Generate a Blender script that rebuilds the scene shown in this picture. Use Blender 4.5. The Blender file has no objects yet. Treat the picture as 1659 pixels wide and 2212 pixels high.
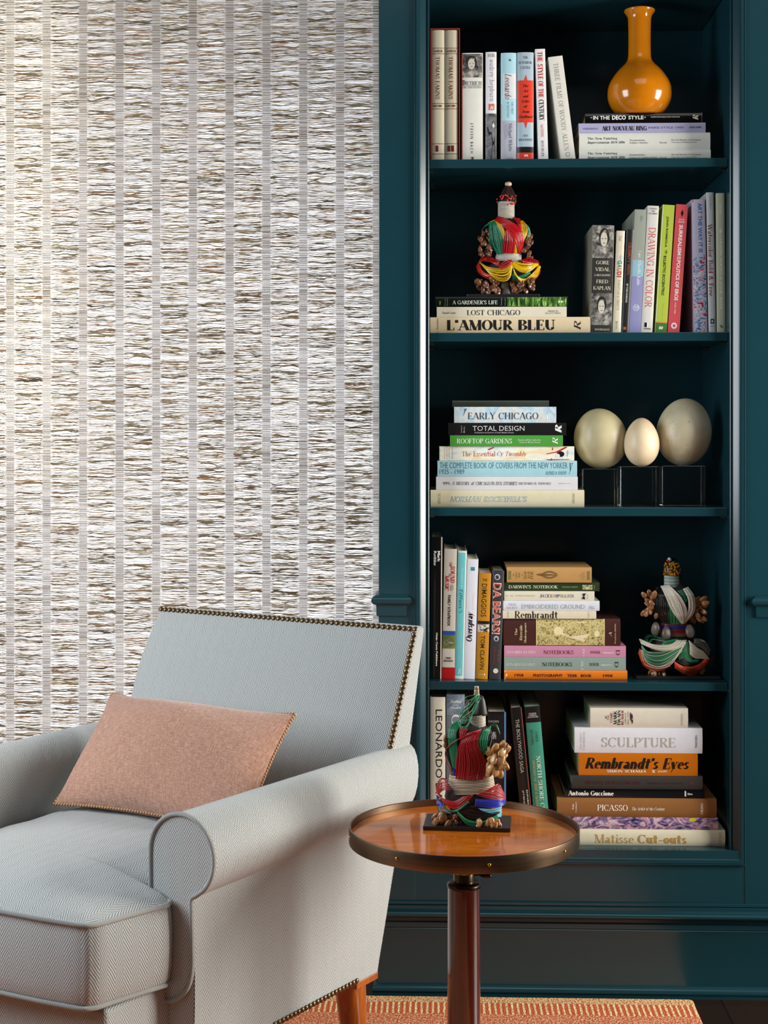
import bpy, bmesh, math, random
from math import sin, cos, pi, sqrt, radians, atan
from mathutils import Vector, Matrix

random.seed(7)
SC = bpy.context.scene
COL = SC.collection

# ------------------------------------------------------------------ camera, light, exposure
F = 3300.0
TH = atan(110.5 / F)          # the camera turns slightly to the left of the bookcase normal
EYE = 1.295
cam_d = bpy.data.cameras.new('camera')
cam = bpy.data.objects.new('camera', cam_d)
COL.objects.link(cam)
cam.location = (0, 0, EYE)
cam.rotation_euler = (pi / 2, 0, TH)
cam_d.sensor_fit = 'VERTICAL'
cam_d.sensor_height = 36.0
cam_d.lens = 36.0 * F / 2212.0
cam_d.shift_y = -156.0 / 2212.0
cam_d.clip_start = 0.05
SC.camera = cam

SC.view_settings.view_transform = 'Standard'
SC.view_settings.look = 'None'
SC.view_settings.gamma = 1.0
SC.view_settings.use_curve_mapping = False
SC.view_settings.exposure = 0.0

world = bpy.data.worlds.new('world')
SC.world = world
world.use_nodes = True
world.node_tree.nodes['Background'].inputs[0].default_value = (0.80, 0.92, 1.0, 1)
world.node_tree.nodes['Background'].inputs[1].default_value = 0.025


def area(name, loc, target, sx, sy, power, color):
    l = bpy.data.lights.new(name, 'AREA')
    l.shape = 'RECTANGLE'
    l.size, l.size_y = sx, sy
    l.energy = power
    l.color = color
    o = bpy.data.objects.new(name, l)
    COL.objects.link(o)
    o.location = loc
    o.rotation_euler = (Vector(target) - Vector(loc)).to_track_quat('-Z', 'Y').to_euler()
    return o


area('window_light_right', (2.80, 2.68, 1.45), (0.0, 3.0, 0.9), 1.2, 1.8, 165, (1.0, 0.96, 0.90))
area('window_light_left', (-1.80, 2.30, 1.72), (0.6, 3.6, 1.1), 0.9, 1.5, 46, (0.88, 0.94, 1.0))
area('overhead_fill_light', (0.3, 0.6, 4.2), (0.3, 3.2, 0.7), 2.4, 1.6, 19, (1.0, 0.97, 0.93))  # added overhead fill, not a window; softly lifts the fronts of the shelves
area('daylight_behind_shade', (-0.75, 4.30, 1.10), (-0.75, 3.0, 1.10), 1.9, 2.2, 56, (0.97, 0.98, 1.0))
area('sunlight_behind_shade', (-1.01, 3.83, 1.80), (-1.01, 3.0, 1.80), 0.11, 1.15, 2.6, (1.0, 0.88, 0.60))


# ------------------------------------------------------------------ helpers
def ray(px, py):
    a, b = (px - 829.5) / F, (950.0 - py) / F
    return Vector((-sin(TH) + a * cos(TH), cos(TH) + a * sin(TH), b))


def PY(px, py, y):
    d = ray(px, py)
    return Vector((0, 0, EYE)) + d * (y / d.y)


def PZ(px, py, z):
    d = ray(px, py)
    return Vector((0, 0, EYE)) + d * ((z - EYE) / d.z)


def c2w(x, Y):
    return (x * cos(TH) - Y * sin(TH), x * sin(TH) + Y * cos(TH))


def lin(h):
    if isinstance(h, (tuple, list)):
        return (h[0], h[1], h[2], 1)
    h = h.lstrip('#')
    v = [int(h[i:i + 2], 16) / 255 for i in (0, 2, 4)]
    return tuple([(c / 12.92 if c <= .04045 else ((c + .055) / 1.055) ** 2.4) for c in v] + [1])


MATS = {}


class NT:
    """small node-tree writer"""
    def __init__(s, name):
        s.m = bpy.data.materials.new(name)
        s.m.use_nodes = True
        s.t = s.m.node_tree
        s.b = s.t.nodes['Principled BSDF']
        s.out = s.t.nodes['Material Output']

    def n(s, typ, **kw):
        nd = s.t.nodes.new(typ)
        for k, v in kw.items():
            if k.startswith('i_'):
                key = k[2:]
                key = int(key) if key.isdigit() else key.replace('_', ' ')
                s.put(nd.inputs[key], v)
            else:
                setattr(nd, k, v)
        return nd

    def put(s, sock, v):
        if hasattr(v, 'is_output'):
            s.t.links.new(v, sock)
        else:
            sock.default_value = v

    def math(s, op, a, b=None, c=None):
        nd = s.t.nodes.new('ShaderNodeMath')
        nd.operation = op
        for i, v in enumerate((a, b, c)):
            if v is not None:
                s.put(nd.inputs[i], v)
        return nd.outputs[0]

    def ramp(s, fac, stops, interp='LINEAR'):
        nd = s.t.nodes.new('ShaderNodeValToRGB')
        nd.color_ramp.interpolation = interp
        el = nd.color_ramp.elements
        while len(el) < len(stops):
            el.new(0.5)
        for e, (p, c) in zip(el, stops):
            e.position = p
            e.color = lin(c)
        s.put(nd.inputs[0], fac)
        return nd.outputs[0]

    def noise(s, vec, scale, detail=3.0, rough=.55, dist=0.0):
        nd = s.t.nodes.new('ShaderNodeTexNoise')
        s.put(nd.inputs['Vector'], vec)
        nd.inputs['Scale'].default_value = scale
        nd.inputs['Detail'].default_value = detail
        nd.inputs['Roughness'].default_value = rough
        nd.inputs['Distortion'].default_value = dist
        return nd.outputs[0]

    def mix(s, fac, a, b):
        nd = s.t.nodes.new('ShaderNodeMix')
        nd.data_type = 'RGBA'
        s.put(nd.inputs[0], fac)
        s.put(nd.inputs[6], a)
        s.put(nd.inputs[7], b)
        return nd.outputs[2]

    def mapping(s, vec, scale=(1, 1, 1), rot=(0, 0, 0)):
        nd = s.t.nodes.new('ShaderNodeMapping')
        s.put(nd.inputs[0], vec)
        nd.inputs['Scale'].default_value = scale
        nd.inputs['Rotation'].default_value = rot
        return nd.outputs[0]

    def coord(s, which):
        nd = s.t.nodes.new('ShaderNodeTexCoord')
        return nd.outputs[which]

    def bump(s, h, strength=.3, dist=.001):
        nd = s.t.nodes.new('ShaderNodeBump')
        s.put(nd.inputs['Height'], h)
        nd.inputs['Strength'].default_value = strength
        nd.inputs['Distance'].default_value = dist
        s.t.links.new(nd.outputs[0], s.b.inputs['Normal'])

    def set(s, **kw):
        for k, v in kw.items():
            s.put(s.b.inputs[k.replace('_', ' ')], v)
        return s


def M(color, rough=.45, metal=0.0, spec=.5, coat=0.0, grain=.06, gscale=60):
    """painted, printed or plain material with a faint procedural mottling"""
    key = (str(color), rough, metal, spec, coat, grain, gscale)
    if key in MATS:
        return MATS[key]
    t = NT('mat_%d' % len(MATS))
    c = lin(color)
    if grain:
        nz = t.noise(t.coord('Object'), gscale, 3)
        k = grain
        col = t.mix(nz, tuple([x * (1 - k) for x in c[:3]] + [1]), tuple([min(1, x * (1 + k)) for x in c[:3]] + [1]))
        t.set(Base_Color=col)
    else:
        t.set(Base_Color=c)
    t.set(Roughness=rough, Metallic=metal, Specular_IOR_Level=spec, Coat_Weight=coat, Coat_Roughness=.08)
    MATS[key] = t.m
    return t.m


def MULTI(stops, scale=(30, 30, 30), dist=1.5, rough=.35, detail=4):
    """several colours in blotches, for printed pictures"""
    key = ('multi', str(stops), scale, dist)
    if key in MATS:
        return MATS[key]
    t = NT('print_%d' % len(MATS))
    nz = t.noise(t.mapping(t.coord('Object'), scale), 1.0, detail, .6, dist)
    t.set(Base_Color=t.ramp(nz, stops), Roughness=rough)
    MATS[key] = t.m
    return t.m


def link(o, parent=None):
    COL.objects.link(o)
    if parent is not None:
        o.parent = parent
    return o


def mk(name, verts, faces, mat, parent=None, smooth=False, uv=None, loc=None):
    me = bpy.data.meshes.new(name)
    me.from_pydata([tuple(v) for v in verts], [], faces)
    if isinstance(mat, (list, tuple)):
        for m in mat:
            me.materials.append(m)
    elif mat:
        me.materials.append(mat)
    if uv is not None:
        lay = me.uv_layers.new(name='UVMap')
        flat = []
        for lp in me.loops:
            flat.extend(uv[lp.vertex_index])
        lay.data.foreach_set('uv', flat)
    if smooth:
        me.polygons.foreach_set('use_smooth', [True] * len(me.polygons))
    me.update()
    o = bpy.data.objects.new(name, me)
    if loc is not None:
        o.location = loc
    return link(o, parent)


def fix_normals(o):
    bm = bmesh.new()
    bm.from_mesh(o.data)
    bmesh.ops.recalc_face_normals(bm, faces=bm.faces)
    bm.to_mesh(o.data)
    bm.free()
    return o


def bevel(o, w, seg=2, angle=40):
    m = o.modifiers.new('edge_round', 'BEVEL')
    m.width = w
    m.segments = seg
    m.limit_method = 'ANGLE'
    m.angle_limit = radians(angle)
    return o


def boxvf(x0, x1, y0, y1, z0, z1):
    v = [(x0, y0, z0), (x1, y0, z0), (x1, y1, z0), (x0, y1, z0), (x0, y0, z1), (x1, y0, z1), (x1, y1, z1), (x0, y1, z1)]
    f = [(0, 3, 2, 1), (4, 5, 6, 7), (0, 1, 5, 4), (1, 2, 6, 5), (2, 3, 7, 6), (3, 0, 4, 7)]
    return v, f


def box(name, x0, x1, y0, y1, z0, z1, mat, parent=None, bev=0.0):
    v, f = boxvf(x0, x1, y0, y1, z0, z1)
    o = mk(name, v, f, mat, parent)
    if bev:
        bevel(o, bev)
    return o


def empty(name, loc, label=None, cat=None, group=None, rot=None):
    o = bpy.data.objects.new(name, None)
    o.location = loc
    if rot:
        o.rotation_euler = rot
    o.empty_display_size = .05
    COL.objects.link(o)
    return tag(o, label, cat, group)


def tag(o, label=None, cat=None, group=None, kind=None):
    if label:
        o['label'] = label
    if cat:
        o['category'] = cat
    if group:
        o['group'] = group
    if kind:
        o['kind'] = kind
    return o


def lathe(name, prof, mat, parent=None, seg=64, loc=None, cap=True, smooth=True):
    """prof: list of (r, z)"""
    v, f = [], []
    for r, z in prof:
        for k in range(seg):
            a = 2 * pi * k / seg
            v.append((r * cos(a), r * sin(a), z))
    n = len(prof)
    for i in range(n - 1):
        for k in range(seg):
            k2 = (k + 1) % seg
            f.append((i * seg + k, i * seg + k2, (i + 1) * seg + k2, (i + 1) * seg + k))
    if cap:
        f.append(tuple(range(seg - 1, -1, -1)))
        f.append(tuple((n - 1) * seg + k for k in range(seg)))
    return mk(name, v, f, mat, parent, smooth, loc=loc)


def catmull(pts, n):
    """n points along a smooth curve through pts (tuples of any length)"""
    P = [tuple(p) for p in pts]
    if len(P) < 3:
        return [tuple(a + (b - a) * i / (n - 1) for a, b in zip(P[0], P[-1])) for i in range(n)]
    P = [tuple(2 * a - b for a, b in zip(P[0], P[1]))] + P + [tuple(2 * a - b for a, b in zip(P[-1], P[-2]))]
    m = len(P) - 3
    out = []
    for i in range(n):
        t = i / (n - 1) * m
        k = min(int(t), m - 1)
        u = t - k
        p0, p1, p2, p3 = P[k:k + 4]
        out.append(tuple(.5 * (2 * b + (c - a) * u + (2 * a - 5 * b + 4 * c - d) * u * u + (-a + 3 * b - 3 * c + d) * u ** 3)
                         for a, b, c, d in zip(p0, p1, p2, p3)))
    return out


def tubevf(pts, rad, sides=6, closed=False, twist_uv=False):
    """pts list of Vector, rad number or list"""
    n = len(pts)
    V, Fc, UV = [], [], []
    up = Vector((0.13, 0.21, 0.97))
    L = 0.0
    prev = None
    for i in range(n):
        a = pts[i - 1] if (i > 0 or closed) else pts[i]
        b = pts[(i + 1) % n] if (i < n - 1 or closed) else pts[i]
        t = (b - a)
        if t.length < 1e-9:
            t = Vector((1, 0, 0))
        t.normalize()
        if prev is None:
            s = t.cross(up)
            if s.length < 1e-3:
                s = t.cross(Vector((1, 0, 0)))
            s.normalize()
        else:
            s = prev - t * prev.dot(t)
            if s.length < 1e-6:
                s = t.cross(up)
            s.normalize()
        prev = s
        w = t.cross(s)
        r = rad[i] if isinstance(rad, (list, tuple)) else rad
        if i:
            L += (pts[i] - pts[i - 1]).length
        for k in range(sides):
            an = 2 * pi * k / sides
            V.append(pts[i] + s * (r * cos(an)) + w * (r * sin(an)))
            UV.append((k / sides, L))
    rings = n if closed else n - 1
    for i in range(rings):
        j = (i + 1) % n
        for k in range(sides):
            k2 = (k + 1) % sides
            Fc.append((i * sides + k, i * sides + k2, j * sides + k2, j * sides + k))
    if not closed:
        Fc.append(tuple(range(sides - 1, -1, -1)))
        Fc.append(tuple((n - 1) * sides + k for k in range(sides)))
    return V, Fc, UV


def tube(name, pts, rad, mat, parent=None, sides=8, closed=False):
    V, Fc, UV = tubevf([Vector(p) for p in pts], rad, sides, closed)
    return mk(name, V, Fc, mat, parent, True, UV)


# ------------------------------------------------------------------ lettering
TK, TN = .16, .05
SERIF = {
    'A': (.76, 'd .04 0 .38 1|D .38 1 .7 0|H .32 .14 .56|s .05 0|s .7 0'), 'B': (.66, 'V .13 0 1|A .3 .76 .26 .24 -90 90|A .3 .26 .32 .26 -90 90|H 1 .02 .3|H .5 .1 .3|H 0 .02 .3'),
    'C': (.72, 'A .38 .5 .35 .5 45 315|v .66 .68 .98'), 'D': (.76, 'V .13 0 1|A .3 .5 .4 .5 -90 90|H 1 .02 .3|H 0 .02 .3'),
    'E': (.62, 'V .13 0 1|H 1 .02 .54|H .5 .1 .42|H 0 .02 .58|v .53 .78 1|v .57 0 .24|v .42 .38 .62'), 'F': (.56, 'V .13 0 1|H 1 .02 .54|H .5 .1 .42|s .13 0|v .53 .78 1|v .42 .38 .62'),
    'G': (.78, 'A .38 .5 .35 .5 45 330|v .66 .68 .98|V .64 .04 .42|s .64 .42'), 'H': (.78, 'V .13 0 1|V .63 0 1|H .5 .13 .63|s .13 0|s .13 1|s .63 0|s .63 1'),
    'I': (.28, 'V .14 0 1|s .14 0|s .14 1'), 'J': (.42, 'V .28 .2 1|A .15 .2 .13 .2 180 360|s .28 1'), 'K': (.72, 'V .13 0 1|d .18 .4 .58 1|D .3 .55 .64 0|s .13 0|s .13 1|s .58 1|s .64 0'),
    'L': (.58, 'V .13 0 1|H 0 .02 .54|v .53 0 .26|s .13 1'), 'M': (.94, 'v .1 0 1|D .12 1 .46 0|d .46 0 .8 1|V .8 0 1|s .1 0|s .8 0|s .1 1|s .8 1'), 'N': (.78, 'v .1 0 1|D .12 1 .66 0|v .66 0 1|s .1 0|s .1 1|s .66 1'),
    'O': (.78, 'A .39 .5 .35 .5 0 360'), 'P': (.62, 'V .13 0 1|A .3 .73 .28 .27 -90 90|H 1 .02 .3|H .46 .1 .3|s .13 0'), 'Q': (.78, 'A .39 .5 .35 .5 0 360|D .4 .12 .72 -.2'),
    'R': (.7, 'V .13 0 1|A .3 .75 .27 .25 -90 90|H 1 .02 .3|H .5 .1 .3|D .32 .5 .62 0|s .13 0|s .64 0'), 'S': (.56, 'A .28 .74 .2 .26 20 270|A .28 .26 .22 .26 -160 90|v .48 .7 .98|v .06 .02 .3'),
    'T': (.68, 'V .33 0 1|H 1 .02 .64|v .03 .76 1|v .63 .76 1|s .33 0'), 'U': (.74, 'V .13 .28 1|v .6 .28 1|A .365 .28 .235 .28 180 360|s .13 1|s .6 1'), 'V': (.72, 'D .06 1 .37 0|d .37 0 .66 1|s .07 1|s .66 1'),
    'W': (1.04, 'D .06 1 .3 0|d .3 0 .52 1|D .5 1 .74 0|d .74 0 .98 1|s .07 1|s .51 1|s .98 1'), 'X': (.7, 'D .08 1 .62 0|d .08 0 .62 1|s .08 1|s .62 1|s .08 0|s .62 0'), 'Y': (.68, 'D .06 1 .34 .46|d .34 .46 .62 1|V .34 0 .46|s .07 1|s .62 1|s .34 0'), 'Z': (.62, 'H 1 .06 .58|H 0 .04 .58|D .54 1 .08 0|v .57 0 .22|v .06 .78 1'),
    'a': (.5, 'A .2 .19 .15 .19 0 360|V .37 0 .46|A .22 .46 .15 .2 0 160|s .42 0'), 'b': (.54, 'V .1 0 1|A .3 .33 .19 .33 0 360'), 'c': (.45, 'A .25 .33 .2 .33 45 315'), 'd': (.56, 'A .24 .33 .19 .33 0 360|V .43 0 1|s .46 0'),
    'e': (.48, 'A .25 .33 .2 .33 0 310|H .36 .05 .45'), 'f': (.38, 'V .17 0 .82|A .29 .82 .12 .18 50 180|H .62 -.04 .38|H .66 -.04 .38|s .17 0'), 'g': (.48, 'A .23 .42 .16 .24 0 360|A .23 -.1 .19 .16 0 360|H .64 .3 .46'), 'h': (.58, 'V .12 0 1|A .28 .44 .17 .22 0 180|V .45 0 .44|s .12 0|s .45 0'),
    'i': (.26, 'V .13 0 .66|P .13 .9|s .13 0'), 'j': (.26, 'V .14 -.25 .66|P .14 .9'), 'k': (.54, 'V .12 0 1|d .14 .3 .44 .66|D .22 .38 .46 0|s .12 0|s .48 0'), 'l': (.26, 'V .13 0 1|s .13 0'), 'm': (.86, 'V .12 0 .66|A .27 .46 .15 .2 0 180|V .42 0 .46|A .57 .46 .15 .2 0 180|V .72 0 .46|s .12 0|s .42 0|s .72 0'),
    'n': (.58, 'V .12 0 .66|A .28 .44 .17 .22 0 180|V .45 0 .44|s .12 0|s .45 0'), 'o': (.52, 'A .26 .33 .21 .33 0 360'), 'p': (.54, 'V .12 -.3 .66|A .3 .33 .19 .33 0 360|s .12 -.3'), 'q': (.54, 'A .24 .33 .19 .33 0 360|V .43 -.3 .66'), 'r': (.4, 'V .12 0 .66|A .26 .46 .14 .2 40 180|s .12 0'),
    's': (.4, 'A .2 .49 .14 .17 20 270|A .2 .17 .15 .17 -160 90'), 't': (.42, 'V .19 .1 .92|A .29 .12 .1 .12 180 300|H .62 -.03 .42|H .66 -.03 .42'), 'u': (.58, 'V .12 .2 .66|A .28 .2 .16 .2 180 360|V .44 0 .66|s .48 0'), 'v': (.5, 'D .05 .66 .25 0|d .25 0 .45 .66|s .06 .66|s .44 .66'),
    'w': (.74, 'D .05 .66 .21 0|d .21 0 .37 .66|D .36 .66 .52 0|d .52 0 .68 .66'), 'x': (.5, 'D .07 .66 .43 0|d .07 0 .43 .66'), 'y': (.5, 'D .05 .66 .26 .02|d .12 -.3 .45 .66|s .06 .66|s .44 .66'), 'z': (.44, 'H .64 .04 .4|H 0 .04 .4|D .36 .64 .08 0'),
    '0': (.54, 'A .27 .5 .21 .5 0 360'), '1': (.34, 'V .17 0 1|s .17 0|d .05 .85 .17 1'), '2': (.5, 'A .25 .72 .18 .28 -20 180|d .08 .03 .42 .62|H .02 .05 .46'), '3': (.5, 'A .23 .76 .17 .24 -90 160|A .23 .26 .2 .26 -160 90'), '4': (.52, 'V .36 0 1|d .04 .3 .36 1|H .3 .03 .5'),
    '5': (.48, 'v .1 .5 1|H .98 .1 .44|A .22 .3 .2 .3 -150 120'), '6': (.5, 'A .25 .28 .2 .28 0 360|A .42 .3 .37 .7 110 180'), '7': (.48, 'H .98 .04 .46|D .42 1 .2 0'), '8': (.5, 'A .25 .76 .16 .24 0 360|A .25 .26 .2 .26 0 360'), '9': (.5, 'A .25 .72 .2 .28 0 360|A .08 .7 .37 .7 290 360'),
    "'": (.2, 'V .1 .72 1'), '.': (.22, 'P .1 .08'), ',': (.22, 'P .1 .06|d .06 -.16 .12 .08'), ':': (.24, 'P .1 .1|P .1 .55'), '-': (.42, 'H .34 .04 .38|H .3 .04 .38'), '&': (.8, 'A .32 .76 .15 .24 0 360|A .3 .26 .24 .26 60 330|D .22 .68 .72 0'), '!': (.26, 'V .13 .3 1|P .13 .08'), ' ': (.34, ''),
    '*': (.5, 'v .25 .3 .9|d .05 .4 .45 .8|d .05 .8 .45 .4'), '(': (.3, 'A .3 .45 .18 .6 120 240'), ')': (.3, 'A .0 .45 .18 .6 -60 60'),
}


def serif_vf(text, wt=1.0):
    V, Fc = [], []
    T, t = TK * wt, TN * (.6 + .4 * wt)

    def quad(pts):
        b = len(V)
        V.extend(pts)
        Fc.append(tuple(range(b, b + len(pts))))
    ox = 0.0
    for ch in text:
        w, spec = SERIF.get(ch, SERIF.get(ch.upper(), (.3, '')))
        for st in [s for s in spec.split('|') if s]:
            p = st.split()
            k, a = p[0], [float(x) for x in p[1:]]
            if k in 'Vv':
                h = (T if k == 'V' else t) / 2
                quad([(ox + a[0] - h, a[1]), (ox + a[0] + h, a[1]), (ox + a[0] + h, a[2]), (ox + a[0] - h, a[2])])
            elif k == 'H':
                y0 = a[0] - t if a[0] > .9 else (a[0] if a[0] < .05 else a[0] - t / 2)
                quad([(ox + a[1], y0), (ox + a[2], y0), (ox + a[2], y0 + t), (ox + a[1], y0 + t)])
            elif k in 'Dd':
                h = (T if k == 'D' else t) / 2 * 1.06
                x0, y0, x1, y1 = a
                q = [(ox + x0 - h, y0), (ox + x0 + h, y0), (ox + x1 + h, y1), (ox + x1 - h, y1)]
                quad(q if y1 > y0 else q[::-1])
            elif k == 's':
                h = .13
                y0 = a[1] - t if a[1] > .5 else a[1]
                quad([(ox + a[0] - h, y0), (ox + a[0] + h, y0), (ox + a[0] + h, y0 + t), (ox + a[0] - h, y0 + t)])
            elif k == 'P':
                h = T * .55
                quad([(ox + a[0] + h * cos(2 * pi * i / 8), a[1] + h * sin(2 * pi * i / 8)) for i in range(8)])
            elif k == 'A':
                cx, cy, rx, ry, a0, a1 = a
                n = max(5, int(abs(a1 - a0) / 18))
                out, inn = [], []
                for i in range(n + 1):
                    an = radians(a0 + (a1 - a0) * i / n)
                    out.append((ox + cx + (rx + T / 2 * .6) * cos(an), cy + ry * sin(an)))
                    inn.append((ox + cx + (rx - T / 2 * 1.25) * cos(an), cy + (ry - t) * sin(an)))
                for i in range(n):
                    quad([inn[i], out[i], out[i + 1], inn[i + 1]])
        ox += w + .06
    return V, Fc


def sans_vf(text, bold=0.0):
    c = bpy.data.curves.new('lettering', 'FONT')
    c.body = text
    c.resolution_u = 2
    c.offset = bold
    o = bpy.data.objects.new('lettering', c)
    me = bpy.data.meshes.new_from_object(o)
    V = [(v.co.x, v.co.y) for v in me.vertices]
    Fc = [tuple(p.vertices) for p in me.polygons]
    bpy.data.objects.remove(o)
    bpy.data.curves.remove(c)
    bpy.data.meshes.remove(me)
    return V, Fc


def text_vf(font, text):
    """font: f sans / r serif, then b bold, l light, i italic -> verts in a unit box"""
    if font[0] == 'r':
        V, Fc = serif_vf(text, 1.55 if 'b' in font else (.75 if 'l' in font else 1.0))
    else:
        V, Fc = sans_vf(text, .03 if 'b' in font else (-.006 if 'l' in font else .004))
    if 'i' in font:
        V = [(x + .25 * y, y) for x, y in V]
    xs, ys = [v[0] for v in V], [v[1] for v in V]
    x0, x1, y0, y1 = min(xs), max(xs), min(ys), max(ys)
    return [((x - x0) / (x1 - x0), (y - y0) / max(1e-6, y1 - y0)) for x, y in V], Fc


def smooth_angle(o, deg=35):
    o.data.polygons.foreach_set('use_smooth', [True] * len(o.data.polygons))
    try:
        o.data.set_sharp_from_angle(angle=radians(deg))
    except Exception:
        pass
    return o


def X(px, y, py=950):
    return PY(px, py, y).x


def Z(py, y, px=1250):
    return PY(px, py, y).z


# ------------------------------------------------------------------ materials of the setting
def paint_mat():
    t = NT('teal_paint')
    nz = t.noise(t.coord('Object'), 9, 4)
    t.set(Base_Color=t.mix(nz, lin((.0062, .036, .048)), lin((.0076, .043, .056))), Roughness=.22, Specular_IOR_Level=.6)
    t.bump(t.noise(t.mapping(t.coord('Object'), (260, 260, 40)), 1.0, 3), .05, .0006)
    return t.m


def wood_mat(name, c0, c1, axis='Z', rough=.3, coat=.6, scale=18, stretch=.12):
    t = NT(name)
    s = {'X': (stretch, 1, 1), 'Y': (1, stretch, 1), 'Z': (1, 1, stretch)}[axis]
    v = t.mapping(t.coord('Object'), tuple(scale * k for k in s))
    a = t.noise(v, 1.0, 5, .6, .6)
    b = t.noise(v, 7.0, 3, .6)
    f = t.math('ADD', t.math('MULTIPLY', a, .72), t.math('MULTIPLY', b, .28))
    t.set(Base_Color=t.ramp(f, [(.34, c0), (.66, c1)]), Roughness=rough, Coat_Weight=coat, Coat_Roughness=.06)
    return t.m


PAINT = paint_mat()


def floor_mat():
    t = NT('dark_oak_floor')
    v = t.coord('Object')
    br = t.n('ShaderNodeTexBrick', i_Vector=t.mapping(v, (1, 1, 1), (0, 0, pi / 2)), i_Color1=lin('#3a2417'), i_Color2=lin('#251509'), i_Mortar=lin('#080503'))
    br.inputs['Scale'].default_value = 1.0
    br.inputs['Mortar Size'].default_value = .0025
    br.inputs['Brick Width'].default_value = 1.3
    br.inputs['Row Height'].default_value = .11
    g = t.noise(t.mapping(v, (60, 5, 1)), 1.0, 5, .6, .8)
    t.set(Base_Color=t.mix(t.math('MULTIPLY', g, .7), br.outputs[0], lin('#120a05')), Roughness=.35)
    return t.m


def rug_mat():
    t = NT('woven_rug')
    v = t.coord('Object')                       # object x runs along the rug's back edge, y away from it
    sep = t.n('ShaderNodeSeparateXYZ', i_Vector=v)
    y = sep.outputs[1]
    x = sep.outputs[0]
    knots = t.noise(t.mapping(v, (230, 170, 1)), 1.0, 2, .6, .4)
    blot = t.noise(t.mapping(v, (16, 30, 1)), 1.0, 3)
    body = t.mix(t.math('GREATER_THAN', knots, .515), lin('#bb4f36'), lin('#e6bb90'))
    body = t.mix(t.math('MULTIPLY', blot, .55), body, lin('#d17f58'))
    tan = t.mix(t.math('GREATER_THAN', knots, .53), lin('#e3c28f'), lin('#bb6a41'))
    dash = t.math('GREATER_THAN', t.math('FRACT', t.math('MULTIPLY', t.math('ADD', x, t.math('MULTIPLY', knots, .007)), 78)), .64)
    comb = t.mix(dash, lin('#c4603c'), lin('#eed3a3'))
    e1 = t.math('GREATER_THAN', y, -.108)
    e2 = t.math('GREATER_THAN', y, -.040)
    c = t.mix(e1, body, comb)
    c = t.mix(e2, c, tan)
    t.set(Base_Color=c, Roughness=.95, Specular_IOR_Level=.1)
    t.bump(knots, .9, .004)
    return t.m


# ------------------------------------------------------------------ floor, rug, walls
YF = 3.57          # front of the built-in bookcase's face frame
o = box('floor', -2.6, 3.0, -0.4, 4.6, -.05, 0, floor_mat())
tag(o, kind='structure')

wm = M('#d9d6cf', .8)
v, f = [], []
XPW = X(818, 3.57) + .035
xs0, xs1, zs0, zs1 = -1.75, X(800, 3.66), .50, 2.46
for b in ((-2.6, xs0, 3.76, 3.90, 0, 2.8), (xs0, XPW, 3.76, 3.90, 0, zs0), (xs0, XPW, 3.76, 3.90, zs1, 2.8)):
    bv, bf = boxvf(*b)
    f += [tuple(i + len(v) for i in q) for q in bf]
    v += bv
tag(mk('wall_back', v, f, wm), kind='structure')

# rug: thick woven slab, its right edge a little curved at the corner
rx0, rx1, ry1 = X(-900, 3.5), X(1497, 3.525, 2148), 3.528
ring = []
rw, rl = rx1 - rx0, 2.6
for k in range(9):
    a = pi / 2 * k / 8
    ring.append((rx1 - .012 + .012 * cos(a), ry1 - .012 + .012 * sin(a)))
ring += [(rx0, ry1), (rx0, ry1 - rl), (rx1 - .03, ry1 - rl)]
n = len(ring)
v = [(x - rx0, y - ry1, 0) for x, y in ring] + [(x - rx0, y - ry1, .011) for x, y in ring]
f = [tuple(range(n - 1, -1, -1)), tuple(range(n, 2 * n))] + [(i, (i + 1) % n, n + (i + 1) % n, n + i) for i in range(n)]
rug = mk('woven_rug', v, f, rug_mat(), loc=(rx0, ry1, 0.0005))
bevel(rug, .004)
tag(rug, 'coral and tan flat woven rug on the dark floor in front of the bookcase', 'rug')

# ------------------------------------------------------------------ built-in bookcase
bc = empty('built_in_bookcase', (X(1250, YF), YF, 0), 'dark teal painted built-in bookcase with four shelves and moulded frame', 'bookcase')
bx, by = bc.location.x, bc.location.y


def bpart(name, verts, faces, mat=PAINT, sm=None):
    o = mk(name, [(a - bx, b - by, c) for a, b, c in verts], faces, mat, bc)
    if sm:
        fix_normals(o)
        smooth_angle(o, sm)
    return o


def bbox(name, x0, x1, y0, y1, z0, z1, mat=PAINT, bev=0):
    v, f = boxvf(x0, x1, y0, y1, z0, z1)
    o = bpart(name, v, f, mat)
    if bev:
        bevel(o, bev)
    return o


XL, XR = X(927, YF), X(1577.5, YF)       # the opening
ZB = Z(1835, YF, 1400)
ZT = 2.50
XP = X(818, YF)                          # outer edge of the left pilaster
XE = 1.75
MW = .037
bbox('left_stile', XP, XL - MW + .004, YF, 3.705, .0, ZT + .2, bev=.0012)
bbox('right_stile', XR + MW - .004, XE, YF, 3.80, .0, ZT + .2, bev=.0012)
bbox('bottom_rail', XL - MW, XR + MW, YF + .001, YF + .03, .0, ZB - MW + .004)
bbox('side_panel', XL - .022, XL - .001, YF + .03, 3.96, ZB - .03, ZT)
bbox('side_panel', XR + .001, XR + .022, YF + .03, 3.96, ZB - .03, ZT)
bbox('back_panel', XL - .02, XR + .02, 3.95, 3.97, ZB - .03, ZT)
bbox('bottom_shelf', XL - .02, XR + .02, YF - .004, 3.955, ZB - .022, ZB - .0005)
SHELF_Y = 3.595
SH = []
for p0, p1 in ((-38, -18), (342.5, 361.5), (718, 737), (1096, 1115), (1473.5, 1491.5)):
    z1, z0 = Z(p0, SHELF_Y), Z(p1, SHELF_Y)
    SH.append(z1)
    bbox('shelf', XL + .001, XR - .001, SHELF_Y, 3.949, z0, z1, bev=.0012)
SH.append(ZB - .0005)
PIN = M('#8f8478', .3, 1.0)
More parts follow.
